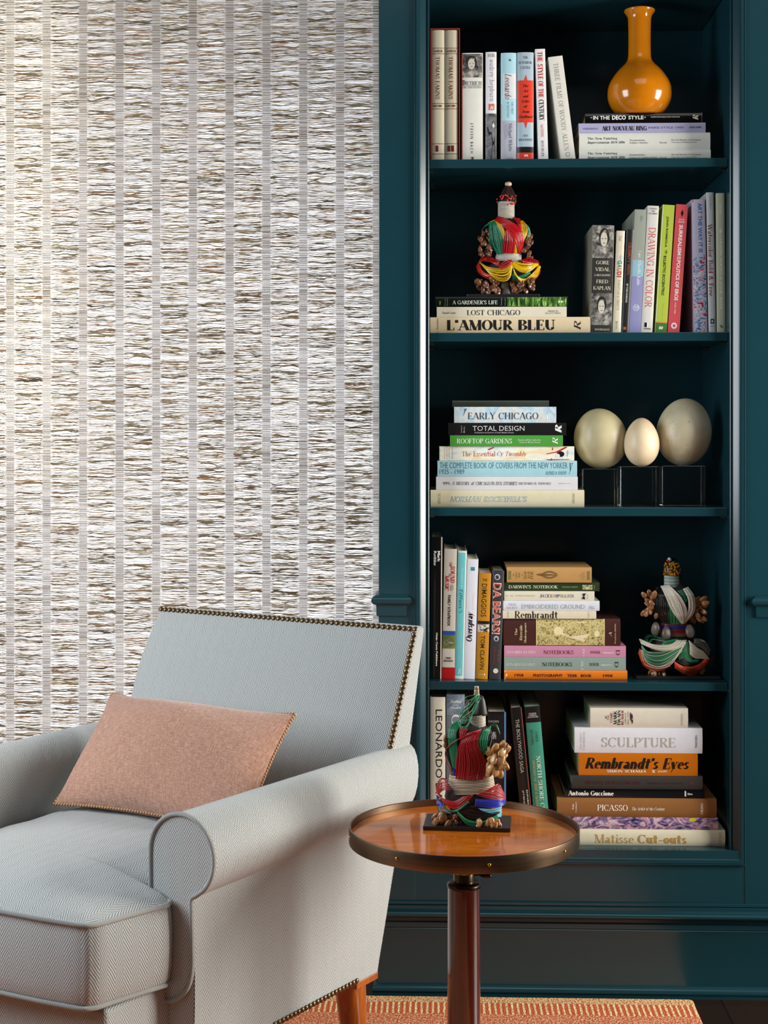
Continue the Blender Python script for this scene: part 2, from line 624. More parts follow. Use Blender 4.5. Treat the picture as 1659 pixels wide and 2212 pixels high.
for i in range(1, 5):
    z0 = SH[i] - .0205
    for sx, y in ((XR, SHELF_Y + .035), (XR, SHELF_Y + .26), (XL, SHELF_Y + .035), (XL, SHELF_Y + .26)):
        sg = -1 if sx == XR else 1
        pv, pf, _ = tubevf([Vector((sx, y, z0 - .003)), Vector((sx + sg * .011, y, z0 - .003))], .0024, 8)
        bpart('shelf_pin', pv, pf, PIN, 40)

# moulding mitred around the opening
prof = [(.0, -.03), (.0, -.004), (.0012, -.003), (.0022, -.004), (.0024, -.007), (.005, -.0075)]
prof += catmull([(.0060, -.0065), (.0085, -.0042), (.0120, -.0016), (.0160, .0013), (.0210, .0046), (.0255, .0066), (.0295, .0068)], 18)
prof += [(.0300, .005), (.0312, .0048), (.0322, .0058), (.0338, .0058), (.0346, .0045), (.0348, .0)]
v, f = [], []
for o_, d in prof:
    v += [(XL - o_, YF - d, ZT), (XL - o_, YF - d, ZB - o_), (XR + o_, YF - d, ZB - o_), (XR + o_, YF - d, ZT)]
for i in range(len(prof) - 1):
    for k in range(3):
        f.append((4 * i + k, 4 * i + k + 1, 4 * i + 4 + k + 1, 4 * i + 4 + k))
bpart('frame_moulding', v, f, PAINT, 32)

# base: mouldings run along the whole front
zz = lambda p: 1.295 - (p - 950) * 3.57 / F
bp = [(0, zz(1944.5)), (.005, zz(1945.5)), (.005, zz(1950.5)), (.002, zz(1952)), (.0085, zz(1953.5)), (.0085, zz(1959.5))]
bp += catmull([(.010, zz(1960)), (.018, zz(1963)), (.0225, zz(1968)), (.021, zz(1973)), (.014, zz(1977))], 10)
bp += [(.001, zz(1979)), (-.006, zz(1981)), (-.006, zz(1989.5)), (.004, zz(1990.5)), (.004, zz(2000.5)), (.0018, zz(2002)), (.0035, zz(2004)), (.0, zz(2013)), (.0, zz(2123))]
bp += catmull([(.003, zz(2123.5)), (.010, zz(2127)), (.0135, zz(2133)), (.0135, zz(2137))], 7)
bp += [(.011, zz(2138)), (.011, .0)]
v, f = [], []
for d, z in bp:
    d += .002
    v += [(XP - d, YF + .10, z), (XP - d, YF - d, z), (XE, YF - d, z)]
for i in range(len(bp) - 1):
    for k in range(2):
        f.append((3 * i + k, 3 * i + 3 + k, 3 * i + 4 + k, 3 * i + 1 + k))
bpart('base_moulding', v, f, PAINT, 32)


# chair rail ends that cap the two stiles
def rail(x0, x1, wrap_left):
    # (depth, photo line)
    pr = [(0, 1283.5), (.006, 1284.5), (.0085, 1286)]
    pr += catmull([(.010, 1287), (.0155, 1291), (.0175, 1296.5), (.0150, 1302), (.0105, 1305.5)], 9)
    pr += [(.0075, 1306), (.0062, 1308.5), (.0058, 1312), (.0056, 1328), (.0044, 1330.5), (0, 1331.5)]
    v, f = [], []
    for d, p in pr:
        z = zz(p)
        if wrap_left:
            v += [(x1 + d, YF, z), (x1 + d, YF - d, z), (x0 - d, YF - d, z), (x0 - d, YF + .10, z)]
        else:
            v += [(XE, YF, z), (XE, YF - d, z), (x0 - d, YF - d, z), (x0 - d, YF, z)]
    for i in range(len(pr) - 1):
        for k in range(3):
            f.append((4 * i + k, 4 * i + k + 1, 4 * i + 5 + k, 4 * i + 4 + k))
    n = len(v)
    return bpart('chair_rail', v, f, PAINT, 32)


rail(X(818.5, YF), X(873, YF), True)
rail(X(1638, YF), 0, False)

# ------------------------------------------------------------------ woven shade in the window
SY = 3.715
shade = empty('woven_window_shade', (xs0, SY, zs0), 'natural brown woven grass shade over the bright window behind the armchair', 'window shade')
PITCH = 80.0 * SY / F
band0 = X(22, SY) - xs0
nb0 = int(band0 / PITCH)
bands = [band0 - PITCH * nb0 + PITCH * k for k in range(60) if band0 - PITCH * nb0 + PITCH * k < XPW - .012 - xs0]
WB = .0104
sx1 = XPW - xs0


def fibre_mat():
    t = NT('grass_fibre')
    a = t.n('ShaderNodeVertexColor', layer_name='fibre')
    t.set(Base_Color=a.outputs[0], Roughness=.6)
    return t.m


rnd = random.Random(3)
zs_bot, zs_top, dz = .47, 2.47, .00235
rows = int((zs_top - zs_bot) / dz)
V, Fc, CLR = [], [], []
NBAY = len(bands) + 1
ph = [[rnd.uniform(0, 6.28) for _ in range(9)] for _ in range(NBAY)]
fq = [[rnd.uniform(120, 420) for _ in range(9)] for _ in range(NBAY)]
bph = [rnd.uniform(0, 6.28) for _ in range(NBAY)]
PAL = [(.27, .19, .10), (.20, .14, .07), (.33, .26, .16), (.15, .095, .045), (.22, .175, .095), (.38, .32, .22), (.23, .11, .05), (.08, .055, .03), (.27, .19, .10), (.17, .13, .07), (.50, .43, .34), (.30, .25, .185)]
for r in range(rows):
    zb = zs_bot + r * dz - zs0
    y0 = rnd.uniform(-.0014, .0014)
    pts = []
    for b in range(NBAY):
        xa = 0.0 if b == 0 else bands[b - 1] + WB
        xb = bands[b] - WB if b < len(bands) else sx1
        if xb <= xa + .004:
            continue
        # the fibres bunch and part at several places of each bay
        ctl = [0.0]
        for q in range(3):
            cl = sum(sin(fq[b][3 * q + k] * zb + ph[b][3 * q + k]) for k in range(3)) * (.0016 if q != 1 else .0013)
            ctl.append(cl * .6 + (ctl[-1] * .5 if q else 0) + rnd.gauss(0, .0008))
        ctl.append(0.0)
        cur = catmull([(0, ctl[0]), (rnd.uniform(.16, .30), ctl[1]), (rnd.uniform(.42, .58), ctl[2]), (rnd.uniform(.70, .84), ctl[3]), (1, ctl[4])], 13)
        hh = 1.0 * rnd.choice((.0004, .0005, .0006, .0006, .0007, .0008, .0010, .0012))
        bulge, bpos, bw = (rnd.choice((0, 0, .4, .8, 1.5)), rnd.uniform(.1, .9), rnd.uniform(.08, .22))
        c = rnd.choice(PAL)
        kc = rnd.uniform(.65, 1.3)
        for q, (s, o_) in enumerate(cur):
            edge = 0.75 if q in (0, 12) else 1.0
            h_ = hh * edge * rnd.uniform(.7, 1.3) * (1 + bulge * math.exp(-((s - bpos) / bw) ** 2))
            kq = kc * rnd.uniform(.8, 1.2)
            pts.append((xa + (xb - xa) * s, zb + o_ + (rnd.gauss(0, .00022) if 0 < q < 12 else 0), h_, tuple(min(1, x * kq) for x in c)))
        if b < len(bands):
            bl = .5 + .5 * sin(zb * 23 + bph[b]) * sin(zb * 9.1 + 2 * bph[b])
            kb = rnd.choice((.45, .7, .85, 1.0, 1.1))
            hb = (.00070 + .00013 * bl) * rnd.uniform(.75, 1.25)
            cb = tuple((a_ * (1 - bl) + b_ * bl) * kb for a_, b_ in zip((.36, .285, .20), (.28, .205, .125)))
            for s_ in (-.86, .86):
                pts.append((bands[b] + WB * s_, zb, hb, cb))
    base = len(V)
    for x, z, h, c in pts:
        V += [(x, y0 - .0006, z), (x, y0, z + h), (x, y0 + .0006, z), (x, y0, z - h)]
        CLR += [c] * 4
    for i in range(len(pts) - 1):
        a, b2 = base + 4 * i, base + 4 * i + 4
        for k in range(4):
            k2 = (k + 1) % 4
            Fc.append((a + k, b2 + k, b2 + k2, a + k2))
fib = mk('woven_fibre', V, Fc, fibre_mat(), shade)
ca = fib.data.color_attributes.new('fibre', 'FLOAT_COLOR', 'POINT')
ca.data.foreach_set('color', [x for c in CLR for x in (c[0], c[1], c[2], 1.0)])
tag(fib, kind='stuff')
WARP = M((.30, .24, .18), .8)
for bxx in bands:
    V, Fc = [], []
    for k in range(9):
        x = bxx + (k - 4) * WB * .24
        bv, bf = boxvf(x - .00016, x + .00016, -.0024, -.0019, zs_bot - zs0, zs_top - zs0)
        Fc += [tuple(i + len(V) for i in q) for q in bf]
        V += bv
    tag(mk('warp_band', V, Fc, WARP, shade), kind=None)


def diffuser_mat():
    t = NT('backlight_diffuser')
    tr = t.n('ShaderNodeBsdfTranslucent')
    df = t.n('ShaderNodeBsdfDiffuse')
    tr.inputs[0].default_value = (.86, .86, .87, 1)
    df.inputs[0].default_value = (.8, .8, .8, 1)
    mx = t.n('ShaderNodeMixShader', i_0=.3, i_1=tr.outputs[0], i_2=df.outputs[0])
    t.t.links.new(mx.outputs[0], t.out.inputs[0])
    return t.m


box('diffuser_sheet', 0, sx1, .004, .0046, zs_bot - zs0, zs_top - zs0, diffuser_mat(), shade)  # sheet added behind the fibres to spread the backlight into bright white gaps
HR = M('#cfc8bb', .5)
box('headrail', 0, sx1 - .045, -.012, .012, zs_top - zs0, zs_top - zs0 + .03, HR, shade, .002)
box('hem_bar', 0, sx1, -.005, .003, zs_bot - zs0 - .02, zs_bot - zs0, HR, shade, .002)


# ------------------------------------------------------------------ fabrics
def herring_mat():
    t = NT('herringbone_wool')
    uv = t.n('ShaderNodeUVMap').outputs[0]
    nz = t.noise(t.mapping(uv, (40, 40, 1)), 1.0, 2)
    fine = t.noise(t.mapping(uv, (900, 900, 1)), 1.0, 2)
    sep = t.n('ShaderNodeSeparateXYZ', i_Vector=uv)
    u = t.math('ADD', sep.outputs[0], t.math('MULTIPLY', t.math('SUBTRACT', nz, .5), .004))
    v = sep.outputs[1]
    P, pitch, amp = .0305, .0071, .0265
    a = t.math('FRACT', t.math('DIVIDE', u, P))
    tri = t.math('MULTIPLY', t.math('ABSOLUTE', t.math('SUBTRACT', a, .5)), 2 * amp)
    step = t.math('MULTIPLY', t.math('GREATER_THAN', a, .5), pitch * .5)
    w = t.math('ADD', t.math('ADD', v, tri), step)
    fr = t.math('FRACT', t.math('ADD', t.math('DIVIDE', w, pitch), t.math('MULTIPLY', t.math('SUBTRACT', fine, .5), .25)))
    d = t.math('ABSOLUTE', t.math('SUBTRACT', fr, .5))           # 0 on the pale yarn
    f = t.n('ShaderNodeMapRange', i_Value=d, interpolation_type='SMOOTHSTEP')
    f.inputs[1].default_value, f.inputs[2].default_value = .17, .33
    col = t.mix(f.outputs[0], lin((.63, .625, .58)), lin((.20, .23, .25)))
    col = t.mix(t.math('MULTIPLY', fine, .22), col, lin((.34, .355, .35)))
    t.set(Base_Color=col, Roughness=.95, Specular_IOR_Level=.15, Sheen_Weight=.15)
    h = t.math('ADD', t.math('MULTIPLY', t.math('SUBTRACT', 1.0, f.outputs[0]), .7), t.math('MULTIPLY', fine, .4))
    t.bump(h, .5, .0012)
    return t.m


WOOL = herring_mat()
WOOD_LEG = wood_mat('cherry_leg', '#7c3606', '#bb6518', 'Z', .3, .5, 26)
NAIL = M('#75624a', .38, 1.0, grain=.15, gscale=300)

CROT = radians(-33) + TH
cx_, cy_ = c2w(-.4387, 2.9096)
chair = empty('armchair', (cx_, cy_, 0), 'pale grey herringbone wool armchair with nailhead trim in front of the window shade', 'armchair', rot=(0, 0, CROT))


def interp(tab, x):
    if x <= tab[0][0]:
        return tab[0][1]
    for (a, b), (c, d) in zip(tab, tab[1:]):
        if x <= c:
            return b + (d - b) * (x - a) / (c - a)
    return tab[-1][1]


REAR = [(.277, .240), (.465, .294), (.6, .350), (.69, .366), (.92, .436)]


def vfront(z):
    return .300 + (z - .697) * .471


def section(t, s):
    """arm outline at fraction t from front to rear: list of (U, z) from inner foot over the roll to outer foot"""
    c = .332 + .010 * t
    ro = .067 - .036 * t
    ri = .067
    top = .622 + .004 * t
    pts = [(c - ri, .30), (c - ri, .40), (c - ri, .50), (c - ri, .58)]
    for k in range(0, 15):
        a = pi - (pi + radians(62)) * k / 14
        r = ri if cos(a) < 0 else ro
        pts.append((c + r * cos(a), top + .067 * sin(a)))
    pan = .352
    pts += [(pan + .0005, .555 + .006 * t), (pan, .535), (pan + .002, .46), (pan + .002, .38), (pan, .30), (pan, .277)]
    return [(s * u, z) for u, z in pts]


def arm(s):
    NR = 14
    V, Fc, UV = [], [], []
    for i in range(NR + 1):
        t = i / NR
        sec = section(t, s)
        L = 0
        for k, (u, z) in enumerate(sec):
            if k:
                L += math.hypot(u - sec[k - 1][0], z - sec[k - 1][1])
            vv = -.30 + t * (interp(REAR, z) + .30)
            V.append((u, vv, z))
            UV.append((vv + .31, L))
    n = len(section(0, s))
    for i in range(NR):
        for k in range(n - 1):
            Fc.append((i * n + k, (i + 1) * n + k, (i + 1) * n + k + 1, i * n + k + 1))
    b = len(V)                                             # rear cap
    for u, z in section(1, s):
        V.append((u, interp(REAR, z), z))
        UV.append((u, z))
    Fc.append(tuple(range(b, b + n)))
    a_ = mk('arm', V, Fc, WOOL, chair, False, UV)
    fix_normals(a_)
    smooth_angle(a_, 50)
    # padded front panel
    sec = [p for p in section(0, s) if p[1] > .44]
    sec = [p for p in sec]
    sec += [(s * .350, .425), (s * .338, .402), (s * .318, .386), (s * .29, .380), (s * .267, .380)]
    V = [(u, -.306, z) for u, z in sec] + [(u, -.299, z) for u, z in sec]
    m = len(sec)
    UV = [(u, z) for u, z in sec] * 2
    Fc = [tuple(range(m))] + [(k, (k + 1) % m, m + (k + 1) % m, m + k) for k in range(m)]
    p = mk('arm_front', V, Fc, WOOL, a_, False, UV)
    fix_normals(p)
    loop = [Vector((u, -.306, z)) for u, z in sec]
    loop = [Vector(q) for q in catmull([tuple(q) for q in loop], 120)]
    tv, tf, tu = tubevf(loop, .0042, 8)
    mk('welt', tv, tf, WOOL, a_, True, tu)
    # lower front filled below the panel
    V = [(s * .262, -.3005, .277), (s * .352, -.3005, .277), (s * .352, -.3005, .46), (s * .262, -.3005, .46)]
    UV = [(v[0], v[2]) for v in V]
    V += [(a, -.27, c) for a, b_, c in V]
    fp = mk('lower_front', V, [(0, 1, 2, 3), (0, 4, 5, 1), (1, 5, 6, 2), (2, 6, 7, 3), (3, 7, 4, 0), (4, 7, 6, 5)], WOOL, a_, False, UV * 2)
    fix_normals(fp)


arm(1)
arm(-1)


def back():
    nu, nz = 24, 20
    zb, zt = .40, .919
    V, Fc, UV = [], [], []
    for side in (0, 1):
        for j in range(nz + 1):
            z = zb + (zt - zb) * j / nz
            hw = .349 - .011 * (z - .6) / .32 if z > .62 else .330
            for i in range(nu + 1):
                a = -1 + 2 * i / nu
                if a < 0 and z > .70:
                    hw_ = hw + .013 * sin(pi * (z - .70) / .219)
                else:
                    hw_ = hw
                if side == 0:
                    e = (1 - abs(a) ** 6) * (1 - max(0, (z - .80) / .119) ** 3)
                    y = vfront(z) - .014 * e
                    u = a * hw_
                else:
                    y = max(interp(REAR, z), vfront(z) + .025)
                    u = a * (hw_ + .004)
                V.append((u, y, z))
                UV.append((u + (.0 if side == 0 else .05 * a), z * 1.1))
    N = (nu + 1) * (nz + 1)
    for j in range(nz):
        for i in range(nu):
            a = j * (nu + 1) + i
            Fc.append((a, a + 1, a + nu + 2, a + nu + 1))
            Fc.append((N + a, N + a + nu + 1, N + a + nu + 2, N + a + 1))
    for j in range(nz):
        for i in (0, nu):
            a = j * (nu + 1) + i
            Fc.append((a, a + nu + 1, N + a + nu + 1, N + a))
    for i in range(nu):
        for j in (0, nz):
            a = j * (nu + 1) + i
            Fc.append((a, a + 1, N + a + 1, N + a))
    o = mk('backrest', V, Fc, WOOL, chair, False, UV)
    fix_normals(o)
    smooth_angle(o, 40)
    bevel(o, .009, 3, 50)
    return o


back()


def fabric_box(name, x0, x1, y0, y1, z0, z1, parent, bev=.01):
    V, Fc, UV = [], [], []
    v, f = boxvf(x0, x1, y0, y1, z0, z1)
    bm = bmesh.new()
    vs = [bm.verts.new(p) for p in v]
    lay = bm.loops.layers.uv.new('UVMap')
    for q in f:
        fc = bm.faces.new([vs[i] for i in q])
        fc.normal_update()
        nn = fc.normal
        for l in fc.loops:
            c = l.vert.co
            l[lay].uv = (c.x, c.z) if abs(nn.y) > .5 else ((c.y, c.z) if abs(nn.x) > .5 else (c.x, c.y))
    me = bpy.data.meshes.new(name)
    bm.to_mesh(me)
    bm.free()
    me.materials.append(WOOL)
    o = link(bpy.data.objects.new(name, me), parent)
    bevel(o, bev, 3)
    return o


fabric_box('seat_rail', -.298, .298, -.448, -.26, .277, .408, chair, .008)
fabric_box('seat_deck', -.27, .27, -.27, .26, .285, .418, chair, .008)


def cushion():
    half = [(0, -.503), (.10, -.499), (.20, -.489), (.265, -.480), (.284, -.474), (.294, -.460), (.303, -.41), (.312, -.36), (.319, -.328), (.314, -.314), (.290, -.308), (.260, -.301), (.228, -.293), (.208, -.284), (.212, -.272), (.236, -.22), (.254, -.14), (.260, .06), (.258, .19), (.245, .222), (.20, .232), (.10, .236), (0, .237)]
    out = []
    for (a, b), (c, d) in zip(half, half[1:]):
        for k in range(3):
            out.append((a + (c - a) * k / 3, b + (d - b) * k / 3))
    full = out + [half[-1]] + [(-x, y) for x, y in out[:0:-1]]
    n = len(full)
    C = (0, -.275)
    per = [0]
    for i in range(1, n):
        per.append(per[-1] + math.hypot(full[i][0] - full[i - 1][0], full[i][1] - full[i - 1][1]))
    V, Fc, UV = [], [], []
    lev = [(.965, .414), (.985, .416), (1.0, .424), (1.012, .445), (1.018, .475), (1.016, .505), (1.008, .530), (1.0, .545)]
    ringstart = []
    for sc, z in lev:
        ringstart.append(len(V))
        for i, (x, y) in enumerate(full):
            wob = .0022 * sin(per[i] * 31 + z * 20)
            V.append((C[0] + (x - C[0]) * (sc + wob), C[1] + (y - C[1]) * (sc + wob), z))
            UV.append((per[i], z))
    for a, b in zip(ringstart, ringstart[1:]):
        for i in range(n):
            j = (i + 1) % n
            Fc.append((a + i, a + j, b + j, b + i))
    Fc.append(tuple(range(n - 1, -1, -1)))
    tops = [(1.0, 0), (.97, .006), (.92, .0125), (.82, .020), (.66, .028), (.48, .033), (.3, .036), (.12, .037)]
    rs = []
    for sc, dzv in tops:
        rs.append(len(V))
        for x, y in full:
            px, py = C[0] + (x - C[0]) * sc, C[1] + (y - C[1]) * sc
            V.append((px, py, .545 + dzv + (.0025 * sin(px * 33 + py * 21) * sin(py * 27) if sc < .95 else 0)))
            UV.append((px, py))
    for a, b in zip(rs, rs[1:]):
        for i in range(n):
            j = (i + 1) % n
            Fc.append((a + i, a + j, b + j, b + i))
    Fc.append(tuple(rs[-1] + i for i in range(n)))
    o = mk('seat_cushion', V, Fc, WOOL, chair, True, UV)
    fix_normals(o)
    for sc, z in ((1.004, .5455), (.99, .4155)):
        pts = [Vector((C[0] + (x - C[0]) * sc, C[1] + (y - C[1]) * sc, z)) for x, y in full]
        tv, tf, tu = tubevf(pts, .0042, 8, True)
        mk('welt', tv, tf, WOOL, o, True, tu)


cushion()


def leg(u, v, sp):
    prof = [(.0, .0118), (.0165, .0118), (.0175, .016), (.024, .14), (.0305, .262), (.031, .268), (0, .268)]
    o = lathe('leg', prof, WOOD_LEG, chair, 28, (u, v, 0), cap=False)
    for q in o.data.vertices:
        k = 1 - q.co.z / .268
        q.co.y += sp * k
    return o


for s in (-1, 1):
    l_ = leg(s * .312, .205, .035)
    box('leg_block', -.035 if s > 0 else -.0415, .0415 if s > 0 else .035, -.037, .036, .2655, .2785, WOOD_LEG, l_, .0015)
    leg(s * .262, -.40, -.01)

# nailheads
nm = None


def nail(p, nrm, r):
    global nm
    if nm is None:
        V, Fc = [], []
        R_ = 12
        for j in range(5):
            a = pi / 2 * j / 4
            for k in range(R_):
                V.append((cos(a) * cos(2 * pi * k / R_), cos(a) * sin(2 * pi * k / R_), .62 * sin(a)))
        for j in range(4):
            for k in range(R_):
                k2 = (k + 1) % R_
                Fc.append((j * R_ + k, j * R_ + k2, (j + 1) * R_ + k2, (j + 1) * R_ + k))
        o = mk('nailhead', V, Fc, NAIL, chair, True)
        nm = o
    else:
        o = nm.copy()
        link(o, chair)
    o.location = p
    o.scale = (r, r, r)
    o.rotation_euler = Vector(nrm).to_track_quat('Z', 'Y').to_euler()
    return o


for k in range(54):
    a = k / 53
    nail((-.334 + .671 * a, .4005, .9155), (0, -.75, .65), .0060)
for k in range(22):
    z = .9045 - .0098 * k
    nail((.3365 + .0003 * k, vfront(z) - .001, z), (.25, -.95, .2), .0060)
for k in range(23):
    nail((.3535, -.085 + .0115 * k, .2825), (1, 0, -.1), .0054)


# ------------------------------------------------------------------ cushion on the chair
def pillow_mat():
    t = NT('terracotta_weave')
    uv = t.n('ShaderNodeUVMap').outputs[0]
    w1 = t.noise(t.mapping(uv, (420, 60, 1)), 1.0, 2)
    w2 = t.noise(t.mapping(uv, (70, 420, 1)), 1.0, 2)
    fine = t.noise(t.mapping(uv, (800, 800, 1)), 1.0, 1)
    f = t.math('ADD', t.math('MULTIPLY', t.math('ADD', w1, w2), .3), t.math('MULTIPLY', fine, .4))
    t.set(Base_Color=t.ramp(f, [(.36, '#8f6351'), (.5, '#a97f6b'), (.64, '#c6a390')]), Roughness=.9, Specular_IOR_Level=.15, Sheen_Weight=.25)
    t.bump(f, .5, .0015)
    return t.m


def pillow():
    TL, TR = Vector((-.268, .172, .764)), Vector((.208, .172, .767))
    BL, BR = Vector((-.218, -.045, .582)), Vector((.258, -.045, .582))
    ctr = (TL + TR + BL + BR) / 4
    rz = Matrix.Rotation(CROT, 4, 'Z')
    w = rz @ Vector((ctr.x, ctr.y, .566))
    root = empty('lumbar_pillow', (cx_ + w.x, cy_ + w.y, .566), 'terracotta pink woven lumbar pillow with corded edge leaning in the grey armchair', 'pillow', rot=(0, 0, CROT))
    off = Vector((ctr.x, ctr.y, .566))
    nrm = (TR - TL).cross(TL - BL).normalized()
    if nrm.y > 0:
        nrm = -nrm
    N = 36

    def surf(a, b, side):
        # a, b in -1..1; corners stick out, edges pinch in
        aa = a * (1 - .055 * (1 - b * b) * a * a)
        bb = b * (1 - .115 * (1 - a * a) * b * b)
        p = (TL * (1 - aa) + TR * (1 + aa)) / 2 * (1 + bb) / 2 + (BL * (1 - aa) + BR * (1 + aa)) / 2 * (1 - bb) / 2
        th = .076 * max(0, (1 - a ** 2)) ** .55 * max(0, (1 - b ** 2)) ** .55
        th *= 1 + .10 * sin(3.1 * a + 1.3 * b + 1) * sin(2.3 * b - a)
        th += .0022 * sin(11 * a + 7 * b) * sin(9 * b - 4 * a) * (1 - a ** 4) * (1 - b ** 4)
        return p + nrm * (th * side) - off
    V, Fc, UV = [], [], []
    for side in (1, -.75):
        for j in range(N + 1):
            for i in range(N + 1):
                a, b = -1 + 2 * i / N, -1 + 2 * j / N
                a, b = sin(a * pi / 2), sin(b * pi / 2)
                V.append(surf(a, b, side))
                UV.append((a * .24, b * .15))
    K = (N + 1) ** 2
    for j in range(N):
        for i in range(N):
            q = j * (N + 1) + i
            Fc.append((q, q + 1, q + N + 2, q + N + 1))
            Fc.append((K + q, K + q + N + 1, K + q + N + 2, K + q + 1))
    o = mk('pillow_cover', V, Fc, pillow_mat(), root, True, UV)
    bm = bmesh.new()
    bm.from_mesh(o.data)
    bmesh.ops.remove_doubles(bm, verts=bm.verts, dist=1e-5)
    bmesh.ops.recalc_face_normals(bm, faces=bm.faces)
    bm.to_mesh(o.data)
    bm.free()
    # twisted cord
    path = []
    M_ = 60
    for k in range(M_):
        path.append(surf(-1 + 2 * k / M_, 1, 0))
    for k in range(M_):
        path.append(surf(1, 1 - 2 * k / M_, 0))
    for k in range(M_):
        path.append(surf(1 - 2 * k / M_, -1, 0))
    for k in range(M_):
        path.append(surf(-1, -1 + 2 * k / M_, 0))
    path.append(path[0])
    P2 = []
    tot = 0
    for a, b in zip(path, path[1:]):
        L = (b - a).length
        st = max(1, int(L / .0013))
        for q in range(st):
            P2.append((a + (b - a) * q / st, tot + L * q / st))
        tot += L
    for ph_, c in ((0, '#c79a6c'), (pi, '#7c4a2c')):
        pts = []
        for i, (p, L) in enumerate(P2):
            tg = (P2[(i + 1) % len(P2)][0] - P2[i - 1][0]).normalized()
            s1 = tg.cross(nrm).normalized()
            an = 2 * pi * L / .0068 + ph_
            pts.append(p + s1 * (.0014 * cos(an)) + nrm * (.0014 * sin(an)))
        tv, tf, tu = tubevf(pts, .0019, 6, True)
        mk('cord_trim', tv, tf, M(c, .6, grain=.1, gscale=400), root, True)


pillow()

# ------------------------------------------------------------------ round side table
KT = .96           # distance of the table
tx, ty = c2w((1002 - 829.5) / F * 2.75 * KT, 2.75 * KT)
table = empty('side_table', (tx, ty, 0), 'round side table with polished wood top, bronze gallery rim and turned pedestal', 'side table')


def zk(z):
    return EYE - (EYE - z) * KT if z > .2 else z


ZTOP = zk(.5886)
TOPW = wood_mat('polished_top', '#8a3a02', '#c46c03', 'X', .5, .55, 16, .25)
TOPW.node_tree.nodes['Principled BSDF'].inputs['Specular IOR Level'].default_value = .15
COLW = wood_mat('mahogany_column', '#2c0c04', '#5d1d0a', 'Z', .22, 1.0, 30)


def bronze():
    t = NT('brushed_bronze')
    nz = t.noise(t.mapping(t.coord('Object'), (3, 3, 400)), 1.0, 3)
    b2 = t.noise(t.coord('Object'), 12, 3)
    t.set(Base_Color=t.ramp(t.math('ADD', t.math('MULTIPLY', nz, .4), t.math('MULTIPLY', b2, .6)), [(.3, '#5a4634'), (.7, '#86705a')]), Metallic=1.0, Roughness=.34)
    return t.m


BRZ = bronze()
R = .2068 * KT
lathe('table_top', [(0, zk(.574)), (R - .004, zk(.574)), (R - .004, ZTOP), (0, ZTOP)], TOPW, table, 96, cap=False, smooth=False)
rim = lathe('gallery_rim', [(r, zk(z)) for r, z in [(R - .0032, .5716), (R, .5716), (R + .0003, .573), (R + .0003, .5995), (R, .6006), (R - .0025, .6006), (R - .0032, .5998), (R - .0032, .5716)]], BRZ, table, 128, cap=False)
smooth_angle(rim, 40)
BRASS = M('#c79b45', .2, 1.0)
rv = None
for k in range(8):
    an = -pi / 2 + radians(8.8 + 45 * k) + TH
    p = (cos(an) * (R + .0003), sin(an) * (R + .0003), zk(.5868))
    if rv is None:
        prof_ = [(.0031, 0), (.003, .0010), (.0022, .0019), (.0008, .0024), (0, .0024)]
        rv = lathe('rivet', prof_, BRASS, rim, 12, cap=False)
        o = rv
    else:
        o = link(rv.copy(), rim)
    o.location = p
    o.rotation_euler = Vector((cos(an), sin(an), 0)).to_track_quat('Z', 'Y').to_euler()
DKB = M('#3a3129', .3, 1.0, grain=.1)
ZC = zk(.497)
lathe('collar', [(.018, ZC), (.018, zk(.572)), (.0, zk(.574))], M('#5c4e3c', .28, 1.0), table, 40, cap=False)
V, Fc = [], []
for z in (zk(.5165), zk(.5300)):
    for k in range(72):
        r = .0207 if k % 3 else .0192
        a = 2 * pi * k / 72
        V.append((r * cos(a), r * sin(a), z))
for k in range(72):
    Fc.append((k, (k + 1) % 72, 72 + (k + 1) % 72, 72 + k))
Fc += [tuple(range(71, -1, -1)), tuple(range(72, 144))]
mk('fluted_ring', V, Fc, BRASS, table)
lathe('column_cap', [(0, ZC + .002), (.0260, ZC + .002), (.0284, ZC), (.0291, ZC - .002), (.0291, ZC - .006), (.0275, ZC - .008)], DKB, table, 48, cap=False)
lathe('column', [(.0278, ZC - .007), (.0282, .40), (.0290, .24), (.0302, .10), (.034, .05), (.034, .03)], COLW, table, 64, cap=False)
lathe('pedestal_base', [(0, .0115), (.150, .0115), (.155, .015), (.155, .024), (.148, .030), (.06, .036), (.040, .046), (.034, .05)], COLW, table, 64, cap=False)
kp = [Vector((.017, .004, zk(.512))), Vector((.028, .004, zk(.5125))), Vector((.036, .003, zk(.5105))), Vector((.044, .0025, zk(.510))), Vector((.0475, .0025, zk(.5115)))]
tube('lever', [Vector(q) for q in catmull([tuple(k) for k in kp], 14)], [.003, .003, .003, .0032, .0036, .0042, .0048, .005, .005, .0048, .0044, .0038, .003, .0015], DKB, table, 10)


# ------------------------------------------------------------------ books
PAGES = None


